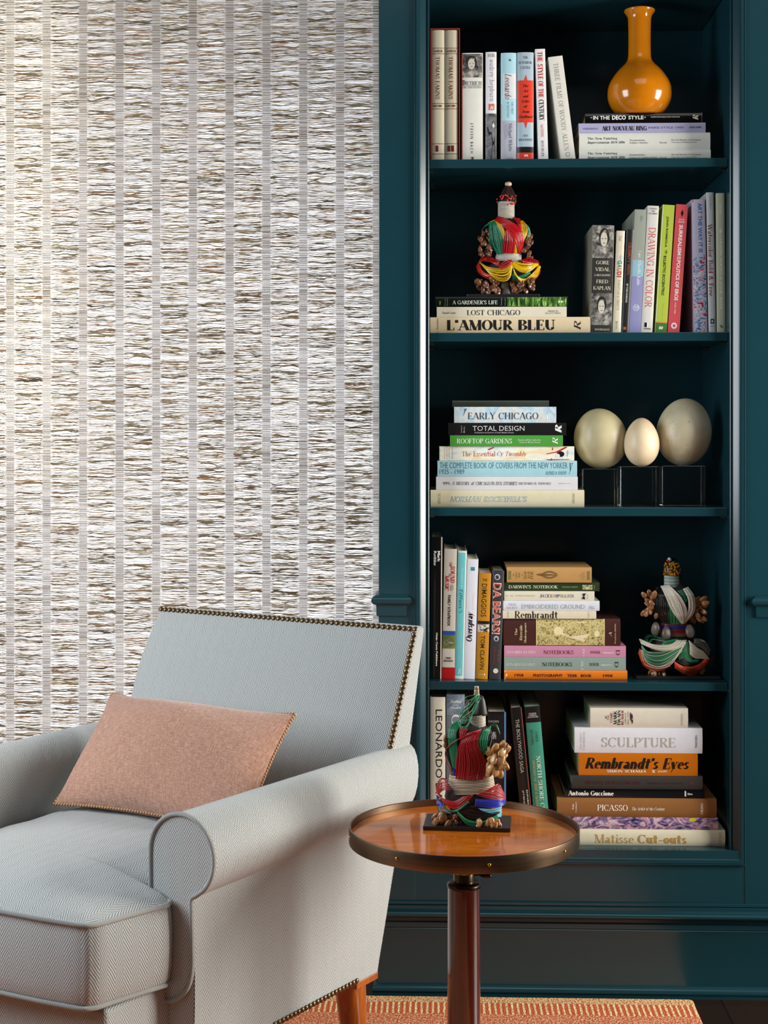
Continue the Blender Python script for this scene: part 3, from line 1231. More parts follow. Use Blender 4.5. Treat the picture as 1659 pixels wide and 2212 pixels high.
def split_levels(V, Fc, ax, levels):
    """cut flat convex faces at the given values of coordinate ax, so that lettering can follow a rounded spine"""
    if not levels:
        return V, Fc
    edges = [-1e9] + list(levels) + [1e9]

    def clip(poly, lim, keep_above):
        out = []
        for i in range(len(poly)):
            a, b = poly[i - 1], poly[i]
            ia = (a[ax] >= lim) if keep_above else (a[ax] <= lim)
            ib = (b[ax] >= lim) if keep_above else (b[ax] <= lim)
            if ia != ib:
                t = (lim - a[ax]) / (b[ax] - a[ax])
                out.append((a[0] + (b[0] - a[0]) * t, a[1] + (b[1] - a[1]) * t))
            if ib:
                out.append(b)
        return out
    NV, NF = [], []
    for f in Fc:
        poly = [V[i] for i in f]
        lo, hi = min(p[ax] for p in poly), max(p[ax] for p in poly)
        for e0, e1 in zip(edges, edges[1:]):
            if e1 <= lo or e0 >= hi:
                continue
            q = poly
            if e0 > lo:
                q = clip(q, e0, True)
            if e1 < hi and len(q) > 2:
                q = clip(q, e1, False)
            if len(q) > 2:
                NF.append(tuple(range(len(NV), len(NV) + len(q))))
                NV += q
    return NV, NF


def pages_mat():
    t = NT('page_edges')
    v = t.coord('Object')
    a = t.noise(t.mapping(v, (900, 4, 4)), 1.0, 1)
    t.set(Base_Color=t.ramp(a, [(.3, '#cfc4a6'), (.7, '#efe6cf')]), Roughness=.9)
    return t.m


PAGES = pages_mat()
FALL = []


def book(sh, lie, x0, x1, p0, p1, color, label, items=(), lean=0, yaw=0, dep=.20, y=3.632, rough=.38, crown=.0022, zbase=None, pxw=None, group=None, name='book', cat='book', pages=None, soft=False):
    """x0,x1: photo columns at the spine's foot; p0,p1: photo rows of the spine's top and foot.  items: lettering and printed panels."""
    zb = SH[sh] if zbase is None else zbase
    xm = (x0 + x1) / 2
    xa, xb = PY(x0, p1, y).x, PY(x1, p1, y).x
    W = xb - xa
    a = radians(lean)
    if lie:
        H = zbase_h(p0, p1, xm, y)
    else:
        H = (PY(xm, p0, y).z - zb)
        if lean:
            H = (H - W * abs(sin(a)) * .5) / cos(a)
    ox = xb if lean > 0 else xa
    lx = -W if lean > 0 else 0.0
    root = empty(name, (ox, y, zb + .0002), label, cat, group, rot=(0, a, radians(yaw)))
    hd = .0022 if not soft else .0009
    D = dep
    # cover: boards and rounded spine, one wrap
    thick, length = (H, W) if lie else (W, H)
    cw = min(crown, thick * .16)

    def cy(t):                       # spine bulge at t (0..1) across the thickness
        u = abs(2 * t - 1)
        return -cw * (1 - u ** 2.6)
    outer = [(0, D), (0, .0035)] + [(thick * k / 12, cy(k / 12)) for k in range(13)] + [(thick, .0035), (thick, D)]
    inner = [(thick - hd, D), (thick - hd, .004), (hd, .004), (hd, D)]
    sec = outer + inner
    n = len(sec)

    def P3(th, b, l):
        return (lx + l, b, th) if lie else (lx + th, b, l)
    V = [P3(q[0], q[1], 0) for q in sec] + [P3(q[0], q[1], length) for q in sec]
    Fc = [(k, (k + 1) % n, n + (k + 1) % n, n + k) for k in range(n)] + [tuple(range(n - 1, -1, -1)), tuple(range(n, 2 * n))]
    cv = mk('cover', V, Fc, color if not isinstance(color, str) else M(color, rough, coat=.15), root)
    fix_normals(cv)
    smooth_angle(cv, 30)
    g = .0028 if not soft else .0004
    q = [P3(hd * 1.05, .0042, g), P3(thick - hd * 1.05, D - g * 1.2, length - g)]
    box('pages', min(q[0][0], q[1][0]), max(q[0][0], q[1][0]), q[0][1], q[1][1], q[0][2], q[1][2], pages or PAGES, root)

    def place(uvs):
        """(h across 0..1 left-right, v 0..1 top-down) on the spine face -> local point"""
        out = []
        for h, v, lift in uvs:
            t = (1 - v) if lie else h
            yy = cy(min(1, max(0, t))) - .00025 - lift
            out.append((lx + h * W, yy, (1 - v) * H))
        return out

    for lev, it in enumerate(items):
        lift = .00005 * lev
        if it[0] == 'B':             # printed panel: a0,a1 along (photo px), b0,b1 across (fraction), colour
            _, a0, a1, b0, b1, c = it[:6]
            if lie:
                h0, h1, v0, v1 = (a0 - x0) / (x1 - x0), (a1 - x0) / (x1 - x0), b0, b1
            else:
                h0, h1, v0, v1 = b0, b1, (a0 - p0) / (p1 - p0), (a1 - p0) / (p1 - p0)
            N = 12
            pts = []
            for k in range(N + 1):
                if lie:
                    vv = v0 + (v1 - v0) * k / N
                    pts += [(h0, vv, lift), (h1, vv, lift)]
                else:
                    hh = h0 + (h1 - h0) * k / N
                    pts += [(hh, v0, lift), (hh, v1, lift)]
            pv = place(pts)
            pf = [(2 * k, 2 * k + 1, 2 * k + 3, 2 * k + 2) for k in range(N)]
            mk('printed_panel', pv, pf, c if not isinstance(c, str) else M(c, rough), root, True)
        elif it[0] == 'E':           # printed oval: along centre px, along radius px, across centre, across radius (fractions), colour
            _, ac, ar, bcn, br, c = it[:6]
            pts = []
            for k in range(20):
                an = 2 * pi * k / 20
                aa, bb = ac + ar * cos(an), bcn + br * sin(an)
                pts.append(((aa - x0) / (x1 - x0), bb, lift) if lie else (bb, (aa - p0) / (p1 - p0), lift))
            mk('printed_motif', place(pts), [tuple(range(20))], M(c, rough) if isinstance(c, str) else c, root)
        elif it[0] == 'P':           # printed polygon (across, along px) list
            _, pl, c = it[:3]
            pts = [((aa - x0) / (x1 - x0), bb, lift) if lie else (bb, (aa - p0) / (p1 - p0), lift) for bb, aa in pl]
            mk('printed_motif', place(pts), [tuple(range(len(pts)))], M(c, rough) if isinstance(c, str) else c, root)
        else:                        # lettering: font, text, a0,a1 (px along), b0,b1 (fraction across), colour, turn
            font, text, a0, a1, b0, b1, c = it[:7]
            turn = it[7] if len(it) > 7 else ('H' if lie else 'D')
            tv, tf = text_vf(font, text)
            if lie:
                h0, h1, v0, v1 = (a0 - x0) / (x1 - x0), (a1 - x0) / (x1 - x0), b0, b1
            else:
                h0, h1, v0, v1 = b0, b1, (a0 - p0) / (p1 - p0), (a1 - p0) / (p1 - p0)
            ax = 1 if (turn == 'H') == bool(lie) else 0
            if lie:
                ca, cb = ((1 - v1, 1 - v0) if turn == 'H' else ((1 - v0, 1 - v1) if turn == 'D' else (1 - v1, 1 - v0)))
            else:
                ca, cb = ((h0, h1) if turn != 'U' else (h1, h0))
            lv = sorted((k / 12 - ca) / (cb - ca) for k in range(13)) if abs(cb - ca) > 1e-6 else []
            tv, tf = split_levels(tv, tf, ax, [q for q in lv if 0.001 < q < .999])
            pts = []
            for s, r in tv:
                if turn == 'H':
                    pts.append((h0 + (h1 - h0) * s, v1 + (v0 - v1) * r, lift))
                elif turn == 'D':
                    pts.append((h0 + (h1 - h0) * r, v0 + (v1 - v0) * s, lift))
                else:
                    pts.append((h1 + (h0 - h1) * r, v1 + (v0 - v1) * s, lift))
            mk('spine_lettering', place(pts), tf, M(c, .45, grain=0), root)
    return root, H


def zbase_h(p0, p1, xm, y):
    return PY(xm, p0, y).z - PY(xm, p1, y).z


def stack(sh, rows, y=3.632, dep=.235, group=None):
    """rows from the bottom up; each rests on the one below"""
    z = SH[sh]
    for k, r in enumerate(rows):
        x0, x1, p0, p1, color, label, items = r[:7]
        kw = dict(r[7]) if len(r) > 7 else {}
        kw.setdefault('dep', dep + .012 * ((k * 7) % 3 - 1))
        kw.setdefault('y', y + .002 * ((k * 5) % 4))
        _, H = book(sh, True, x0, x1, p0, p1, color, label, items, zbase=z, group=group, **kw)
        z += H + .0003
    return z


def portrait(a0, a1, ctr=.5, big=1.0):
    """grey printed photograph of a head and shoulders on an upright spine, rows a0..a1"""
    h = a1 - a0
    PH = MULTI([(.35, '#26262a'), (.5, '#6d6b66'), (.65, '#b9b5a8')], (60, 60, 60), .6)
    return [('B', a0, a1, .03, .97, PH),
            ('P', [(ctr - .36 * big, a1), (ctr - .30 * big, a0 + h * .72), (ctr, a0 + h * .62), (ctr + .30 * big, a0 + h * .72), (ctr + .38 * big, a1)], '#34332f'),
            ('E', a0 + h * .36, h * .25 * big, ctr, .21 * big, '#23211f'),
            ('E', a0 + h * .43, h * .20 * big, ctr - .01, .145 * big, '#c9c3b4'),
            ('E', a0 + h * .41, h * .012, ctr - .07 * big, .035 * big, '#2b2926'),
            ('E', a0 + h * .41, h * .012, ctr + .06 * big, .035 * big, '#2b2926'),
            ('E', a0 + h * .545, h * .012, ctr, .05 * big, '#5a524c')]


GV = 'upright books on the top shelf'
# slipcase and its two volumes
zb = SH[1]
ys = 3.630
xa, xb = PY(929.5, 341, ys).x, PY(993.5, 341, ys).x
zt_ = PY(960, 61, ys).z
RED = M('#8c2418', .6)
sc = empty('slipcase', (xa, ys, zb + .0002), 'red slipcase holding two tall cream volumes on the top shelf', 'slipcase')
w_, h_ = xb - xa, zt_ - zb
for nm_, q in (('side', (0, .0028, 0, .225, 0, h_)), ('side', (w_ - .0028, w_, 0, .225, 0, h_)), ('top', (.0028, w_ - .0028, 0, .225, h_ - .0034, h_)), ('floor', (.0028, w_ - .0028, 0, .225, 0, .0012)), ('back', (.0028, w_ - .0028, .222, .225, .0012, h_ - .0034))):
    box(nm_ + '_panel', *q, RED, sc, .0006)
EK = '#6e1f16'
for num, q0, q1 in (('I', 933, 960), ('II', 961, 988.6)):
    it = []
    for p in (103, 115, 219, 230.5, 303.5, 325):
        it.append(('B', p, p + 1.1, .02, .98, EK))
    it += [('r', 'Goodrich', 106, 112.5, .06, .86, EK, 'H'), ('r', 'THOMAS EAKINS', 122, 211, .32, .62, EK), ('rb', 'HARVARD', 222.5, 227, .06, .82, EK, 'H'), ('rb', num, 308, 320.5, .3 if num == 'I' else .2, .52 if num == 'I' else .72, EK, 'H')]
    book(1, False, q0, q1, 66, 341, '#d5cdb4', 'tall cream volume with red lettering and numeral %s inside the red slipcase' % num, it, y=ys + .0035, zbase=zb + .0016, dep=.212, group='volumes in the red slipcase', rough=.6, crown=.003)

book(1, False, 997.5, 1043, 115, 341, '#dedcd3', 'thick white book with a black and white portrait at the top of its spine', portrait(117, 166, .47, 1.15) + [
    ('rb', 'D', 171, 182, .04, .17, '#1a1a1a', 'H'), ('rl', 'IETRICH', 174, 182, .19, .94, '#2a2a2a', 'H'), ('B', 183.5, 184.3, .04, .94, '#555555'), ('r', 'LIFE AND LEGEND', 185.5, 188.5, .04, .93, '#555555', 'H'),
    ('B', 115, 341, .0, .035, '#c0522e'), ('f', 'S T E V E N   B A C H', 261, 323, .41, .54, '#222222'), ('B', 331, 337.5, .46, .56, '#7a3b32'), ('rb', 'MORROW', 338, 340.8, .3, .7, '#333333', 'H')], dep=.18, group=GV)
GREY = MULTI([(.35, '#3c3c40'), (.55, '#77777a'), (.7, '#9a9a9a')], (40, 40, 40), .8)
book(1, False, 1049, 1072.5, 113, 341, '#e3e2e0', 'slim white book with violet lettering and a figure in a black dress', [
    ('r', 'MAYCHICK', 116.5, 123.5, .18, .86, '#777777', 'H'), ('rl', 'audrey hepburn', 129, 216, .26, .82, '#8d86a0'), ('B', 221, 234, .28, .8, '#cf6a58'), ('P', [(.4, 233), (.52, 224), (.62, 229), (.7, 223), (.7, 233)], '#e9d8d0'),
    ('B', 241, 341, .01, .99, GREY), ('E', 262, 5.5, .74, .14, '#1a1a1a'), ('E', 266, 4.5, .72, .1, '#d8d4cc'), ('P', [(.5, 278), (.9, 278), (.82, 300), (.9, 341), (.45, 341), (.62, 305)], '#111114'), ('P', [(.5, 280), (.6, 282), (.3, 287), (.12, 270), (.22, 268), (.32, 279)], '#16161a')], dep=.19, yaw=-1.6, group=GV)
book(1, False, 1082, 1115.5, 115, 341, '#a9d3de', 'pale blue and grey book with script lettering next to the silver and red one', [
    ('B', 158, 210.5, .12, .98, '#d9d8da'), ('B', 210.5, 256, .03, .98, '#aed4df'), ('B', 256, 341, .03, .98, '#aeb0bb'), ('B', 222, 341, 0, .06, '#d08663'), ('f', '&', 128, 132.5, .5, .68, '#222222', 'H'), ('rli', 'Leonardo', 159, 212, .26, .66, '#26262c'),
    ('r', 'THE FIRST', 217, 243, .66, .8, '#5f7f90'), ('r', 'SCIENTIST', 217, 251, .38, .52, '#5f7f90'), ('r', 'Michael White', 262, 320, .5, .72, '#54566a'), ('P', [(.2, 268), (.4, 262), (.46, 285), (.3, 296)], '#9fa2b4'), ('r', 'ST MARTINS', 334, 338, .3, .82, '#666a7a', 'H')], dep=.19, crown=.004, group=GV)
SIL = '#a7bac6'
BRN = '#20262c'
lines = [('THE', 125), ('INTERIOR', 135.5), ('CASTLE', 146)]
it = [('r', t_, p - 2.6, p + 2.6, .5 - .052 * len(t_), .5 + .052 * len(t_), '#4a5863', 'H') for t_, p in lines]
it += [('B', 172.5, 260, .02, .98, '#d93a20'), ('P', [(.42, 173), (.53, 161), (.62, 173)], '#d93a20'), ('P', [(.42, 260), (.62, 260), (.53, 273)], '#d93a20')]
for k, t_ in enumerate(('The', 'Art', 'and', 'Life', 'of', 'Jean', 'Stafford')):
    p = 184 + 10.7 * k
    it.append(('rbi', t_, p - 2.9, p + 2.9, .52 - .056 * len(t_), .52 + .056 * len(t_), '#5d130a', 'H'))
it += [('r', 'ANN', 285.5, 290, .34, .66, '#4a5863', 'H'), ('r', 'HULBERT', 294, 298.5, .1, .94, '#4a5863', 'H'), ('B', 311, 323, .0, 1, '#0d0d0f'), ('B', 323, 335.5, .0, 1, '#d93a20'), ('rbi', 'ox', 327, 331.5, .42, .68, '#f4e8e0', 'H'), ('r', 'KNOPF', 337.5, 340.8, .3, .76, '#39434b', 'H')]
book(1, False, 1117, 1152.5, 114, 341, SIL, 'silvery blue book with a spiked red panel on its spine', it, dep=.19, crown=.0045, group=GV)
book(1, False, 1163, 1184.5, 106, 341, '#e6e5e4', 'narrow white book with tall red and black lettering, tilted left', [
    ('rb', 'THE STYLE', 112, 170, .22, .72, '#c3261f'), ('rb', 'OF THE', 173, 208, .22, .72, '#c3261f'), ('rb', 'CENTURY', 212, 256, .22, .72, '#17171a'), ('r', '2nd EDITION', 264, 290, .34, .6, '#c3261f'), ('r', 'BEVIS HILLIER', 298, 331, .34, .58, '#333333'), ('rb', 'HERBERT', 336, 340, .08, .88, '#222222', 'H')], lean=-1.7, dep=.2, crown=.001, group=GV)
book(1, False, 1213, 1244, 122, 341, '#dbd9cf', 'white paperback leaning to the left against empty space on the top shelf', [
    ('r', 'THREE FILMS OF WOODY ALLEN', 136, 320, .30, .62, '#99978c'), ('E', 328, 5, .5, .16, '#a3a195'), ('E', 328, 3, .5, .1, '#dbd9cf'), ('r', 'VINTAGE', 336, 339.5, .2, .8, '#88867c', 'H')], lean=-7.3, yaw=2, dep=.135, crown=.0008, soft=True, group=GV)

WHT = '#dcddd4'
GS = 'books lying under the orange vase'
TY = '#4c4d49'


def newp(v0, l2):
    return [('r', 'The New Painting', 1269, 1333, v0[0], v0[1], TY), ('ri', 'Impressionism 1874-1886', 1269, 1350, v0[2], v0[3], TY), ('r', 'Documentation', 1360, 1393, v0[4], v0[5], '#85857f'), ('ri', l2, 1360, 1400 if 'R' in l2 else 1421, v0[6], v0[7], '#85857f'), ('r', 'Berson', 1425, 1440, v0[6], v0[7], '#85857f'), ('r', 'Fine Arts Museums of San Francisco', 1450, 1514, v0[4], v0[5], '#85857f'), ('r', 'University of Washington Press', 1450, 1505, v0[6], v0[7], '#85857f')]


z_ = stack(1, [
    (1251, 1535, 317, 340.5, WHT, 'thinner white book at the bottom of the pile under the vase', newp((.18, .45, .55, .85, .36, .52, .62, .78), 'Volume II Exhibited Works'), {'crown': .002}),
    (1251, 1534, 279, 316, WHT, 'thicker white book second from the bottom of the pile under the vase', newp((.25, .42, .48, .66, .38, .48, .53, .63), 'Volume I Reviews'), {'crown': .003}),
    (1250, 1524, 257, 278.5, '#aaa9c9', 'lavender book with dark lettering below the black book under the vase', [('f', 'WEISBERG', 1259, 1292, .46, .64, '#57567a'), ('rb', 'ART NOUVEAU BING', 1300, 1397, .3, .76, '#18182a'), ('f', 'PARIS STYLE 1900', 1401, 1477, .38, .58, '#57567a'), ('f', 'ABRAMS', 1488, 1515, .38, .56, '#3f3e62')], {'crown': .001}),
    (1264, 1517, 234, 256.5, '#0b0b0c', 'black book with white lettering directly under the orange vase', [('fb', 'IN THE', 1281, 1317, .3, .66, '#d9d9d4'), ('fb', 'DECO', 1322, 1352, .26, .68, '#f2f2ee'), ('fb', 'STYLE', 1357, 1390, .3, .66, '#d9d9d4'), ('fb', 'KLEIN-MCCLELLAND-HASLAM', 1406, 1468, .38, .5, '#a8a8a2'), ('rbi', 'R', 1496, 1508, .22, .74, '#dcd3b4', 'U'), ('fb', '*', 1275, 1279, .4, .6, '#d9d9d4'), ('fb', '*', 1391, 1395, .4, .6, '#d9d9d4'), ('B', 1514, 1517, 0, 1, '#3a3a38')], {'rough': .2}),
], dep=.215, group=GS)

# orange vase
vy = 3.672
vp = [(22, 32), (22.6, 33), (24.5, 33.3), (26.5, 32.4), (29, 30.4), (33, 27.6), (38, 25.4), (50, 24.6), (70, 24.2), (95, 24.2), (110, 24.5), (119, 25.5), (126, 28.5), (133, 35), (141, 44), (152, 54), (166, 63.5), (178, 68), (190, 69.2), (200, 68.4), (211, 64.5), (221, 58), (229, 50.5), (233.5, 45)]
Ov = PY(1381.5, 233.5, vy)
mv = (PY(1481.5, 233, vy) - PY(1381.5, 233, vy)).x / 100
zsc = (PY(1381, 22, vy).z - z_) / (233.5 - 22)
prof_ = [(0, .0002)] + [(r * mv, (233.5 - p) * zsc + .0002) for p, r in vp[::-1]]
prof_ = [prof_[0]] + [tuple(q) for q in catmull(prof_[1:], 90)]
tp = prof_[-1]
prof_ += [(tp[0] - .002, tp[1] + .0006), (tp[0] - .004, tp[1] - .001), (23.0 * mv, tp[1] - .03), (22.0 * mv, tp[1] - .09), (0, tp[1] - .09)]
t = NT('orange_glaze')
t.set(Base_Color=t.mix(t.noise(t.coord('Object'), 25, 3), lin('#b96805'), lin('#c97a07')), Roughness=.16, Coat_Weight=.5, Coat_Roughness=.04)
vase = lathe('orange_vase', prof_, t.m, None, 96, (Ov.x, vy, z_), cap=False)
tag(vase, 'glossy orange long-necked vase with a round belly on a pile of books', 'vase')

# ---- second shelf
GA = 'books lying under the red, green and yellow beaded figure'
GRN = MULTI([(.38, '#16250f'), (.5, '#3f6a24'), (.6, '#7fae4b'), (.72, '#cfe09a')], (90, 90, 20), 1.8)
z2 = stack(2, [
    (929, 1275, 682, 717.5, '#dcc8a4', 'large tan book with bold black lettering at the foot of its three-book pile', [('rb', "L'AMOUR", 966, 1109, .17, .8, '#15130f'), ('rb', 'BLEU', 1120, 1199, .17, .8, '#15130f'), ('r', 'C. Beurdeley', 943, 948.5, .05, .95, '#55503f', 'U'), ('ri', 'R', 1240, 1254, .24, .8, '#2b2720', 'U')], {'crown': .003}),
    (943.5, 1224, 660, 682, '#ddd5bf', 'thin cream book with thin black capitals in the middle of a three-book pile', [('r', 'David Lowe', 956, 985, .46, .68, '#6d6a60'), ('r', 'LOST CHICAGO', 1009, 1124, .3, .82, '#26251f'), ('r', 'AMERICAN', 1183, 1206, .34, .52, '#8a8678'), ('r', 'LEGACY PRESS', 1178, 1211, .56, .72, '#8a8678')], {'crown': .001}),
    (940.5, 1227, 638.5, 660, '#10170f', 'dark green book with a grass picture, topmost under the beaded figure', [('B', 1096, 1224, .04, .96, GRN), ('r', "A GARDENER'S LIFE", 977, 1075, .36, .74, '#d7d9cf'), ('rl', 'Photographs', 1082, 1085, .12, .86, '#8f9a84', 'U'), ('rl', 'by Derry Moore', 1090, 1093, .12, .86, '#8f9a84', 'U'), ('rl', 'Dowager', 960, 963, .1, .9, '#7f8a74', 'U'), ('rl', 'Marchioness', 964.5, 967.5, .1, .9, '#7f8a74', 'U'), ('fb', 'F', 1206, 1211, .42, .64, '#ecf2e0'), ('fb', 'F', 1212, 1217, .42, .64, '#ecf2e0'), ('ri', 'w', 949, 953, .4, .8, '#6f8f3a')], {'crown': .0012, 'rough': .25}),
], dep=.225, group=GA)

G2 = 'upright books on the second shelf'
p = 4.0
book(2, False, 1274.5, 1321.5, 487, 717, '#8f8b7c', 'thick biography with two grey portraits, beside the tan book at the end of its pile', portrait(487, 557, .55, 1.1) + [('B', 557, 632, .02, .98, '#33322f')] + [
    ('r', t_, c - h2, c + h2, .5 - w2, .5 + w2, '#cfc9b4', 'H') for t_, c, h2, w2 in (('GORE', 566.5, 3.8, .3), ('VIDAL', 581, 3.8, .33), ('A BIOGRAPHY', 593.5, 2.0, .38), ('FRED', 607, 3.8, .27), ('KAPLAN', 621, 3.8, .4))] +
    portrait(632, 700, .5, 1.05) + [('B', 700, 717, .02, .98, '#35342f'), ('r', 'DOUBLEDAY', 707.5, 711.5, .22, .9, '#d6d2c4', 'H')], lean=1.3, dep=.20, group=G2)
book(2, False, 1323, 1340.5, 499, 717, '#d8d0b6', 'narrow cream book with small multicoloured capitals', [
    ('f', 'Dali', 510, 521, .3, .62, '#8a8474'), ('fb', 'G', 562, 570, .24, .8, '#2b8795'), ('fb', 'A', 570.5, 578, .24, .8, '#3f8f58'), ('fb', 'U', 579, 586, .24, .8, '#b9542d'), ('fb', 'D', 587, 594, .24, .8, '#a33028'), ('fb', 'I', 595.5, 598, .24, .8, '#a33028'), ('fl', 'FURNITURE & OBJECTS', 604, 668, .3, .66, '#a19a86'), ('f', 'Barron', 692, 708, .34, .6, '#8d8674'), ('E', 556, 5, .72, .16, '#b9c6c4')], lean=2.4, dep=.18, group=G2)
book(2, False, 1342, 1357.5, 496, 717, '#141312', 'black book with orange square lettering between cream and grey books', [
    ('f', 'CELEBRITY VINYL', 524, 594, .32, .7, '#b0542c'), ('fb', 'BY TOM HAMLING', 612, 652, .34, .58, '#c9c4bc'), ('B', 704, 710, .24, .62, '#c2552f')], lean=3.0, dep=.19, rough=.5, group=G2)
book(2, False, 1358.5, 1384, 453, 717, '#9aa094', 'grey green book with pale blue and lavender blocks on its spine', [
    ('B', 561, 596, .01, .99, '#93bccb'), ('B', 596, 717, .01, .99, '#8f90bb'), ('r', "Carr, O'Keeffe, Kahlo", 541, 615, .42, .74, '#dfe4e4'), ('f', 'UDALL', 466, 478, .5, .7, '#858b80'), ('E', 663, 7, .5, .28, '#d5d8e6'), ('E', 663, 6, .5, .23, '#8f90bb'), ('fb', 'YUP', 659, 667, .32, .7, '#d5d8e6', 'H')], lean=2.8, dep=.25, crown=.001, group=G2)
book(2, False, 1384.5, 1409, 445, 717, '#dcd9d2', 'white book with long thin red lettering beside the lime green one', [
    ('f', 'LORENZ', 449.5, 453, .18, .84, '#6c6a64', 'H'), ('f', 'AND', 455, 458, .34, .66, '#6c6a64', 'H'), ('f', 'SALZMAN', 460, 463.5, .14, .88, '#6c6a64', 'H'), ('rl', 'DRAWING IN COLOR', 492, 663, .22, .82, '#cf5547'), ('B', 695, 705, .26, .48, '#151515'), ('B', 695, 705, .48, .6, '#ffffff'), ('fb', 'WATSON', 707, 709.5, .22, .82, '#222222', 'H')], lean=3.0, dep=.205, group=G2)
book(2, False, 1414.5, 1440, 443, 717, '#b9cc49', 'lime green book with black lettering and a dark green foot', [
    ('B', 443, 717, 0, .06, '#eceee0'), ('fb', 'JOHN ROMBOLA', 468, 534, .34, .56, '#26301a'), ('fb', '*', 539, 549, .3, .62, '#3c5a1f'), ('fb', 'ECLECTIC ECCENTRIC', 552, 637, .34, .56, '#26301a'), ('fl', '. . . . . . . . . . .', 655, 690, .5, .56, '#5d7028'), ('B', 693, 695.5, .02, 1, '#e2a24c'), ('B', 695.5, 717, .02, 1, '#4d7f36'), ('rbi', 'oo', 703, 710, .3, .66, '#f2f4e6', 'H')], lean=3.6, dep=.2, crown=.0012, group=G2)
book(2, False, 1442, 1467.5, 442, 717, '#dc5a5f', 'coral pink book with white capitals leaning right', [
    ('P', [(.42, 461), (.54, 453), (.66, 461), (.54, 469)], '#2a1416'), ('fb', 'ALYCE', 473, 476, .28, .76, '#f6dcd8', 'H'), ('fb', 'MAHON', 478, 481, .26, .78, '#f6dcd8', 'H'), ('fb', 'SURREALISM', 486, 551, .36, .68, '#faf1ee'), ('fb', 'AND', 553, 560, .54, .68, '#faf1ee'), ('fb', 'THE', 553, 560, .36, .5, '#faf1ee'), ('fb', 'POLITICS OF EROS', 562, 648, .36, .68, '#faf1ee'), ('f', '1938-1968', 652, 676, .42, .56, '#f6dcd8'), ('E', 702, 6.5, .5, .25, '#faf1ee'), ('E', 702, 3.5, .5, .13, '#dc5a5f')], lean=3.9, dep=.2, rough=.28, crown=.0012, group=G2)
AW = MULTI([(.34, '#1f4f86'), (.44, '#7d9fc6'), (.52, '#e9e2e8'), (.58, '#c73c55'), (.68, '#44316f'), (.76, '#5fb6d2')], (46, 46, 60), 2.2)
book(2, False, 1500, 1528.5, 431, 717, '#c9c4d8', 'lilac book with a bright abstract picture on its lower spine', [
    ('B', 555, 717, .02, .98, AW), ('fb', 'ART THE WAY IT IS', 439, 545, .44, .74, '#2f74bb'), ('P', [(.02, 431), (.09, 431), (.92, 556), (.85, 556)], '#c4627c')], lean=-1.2, yaw=1, dep=.2, rough=.25, group=G2)
book(2, False, 1531, 1546.5, 416, 717, '#b7bcbd', 'pale grey book with dark red lettering, second from the right side panel', [
    ('f', 'GOLDSMITH', 423, 452, .4, .66, '#8f9599'), ('r', 'Watercolor Bold & Free', 484, 638, .1, .72, '#7c2430'), ('B', 687, 697, .26, .76, '#1b1b1c'), ('E', 692, 3, .5, .14, '#b7bcbd'), ('f', 'WATSON', 701, 704, .2, .8, '#777777', 'H')], lean=-1.0, dep=.23, group=G2)
book(2, False, 1548.5, 1567, 417.5, 717, '#a9ae97', 'sage green book standing at the right end of the second shelf', [
    ('r', 'SALNY', 440, 464, .4, .64, '#d8dac4'), ('ri', 'The', 493, 506, .42, .66, '#e6e7d6'), ('r', 'COUNTRY HOUSES', 509, 592, .42, .64, '#e6e7d6'), ('ri', 'of', 596, 604, .42, .66, '#e6e7d6'), ('r', 'DAVID ADLER', 608, 667, .42, .64, '#e6e7d6'), ('rb', 'x', 700, 706, .26, .76, '#4b6a64', 'H')], lean=-.4, dep=.24, group=G2)

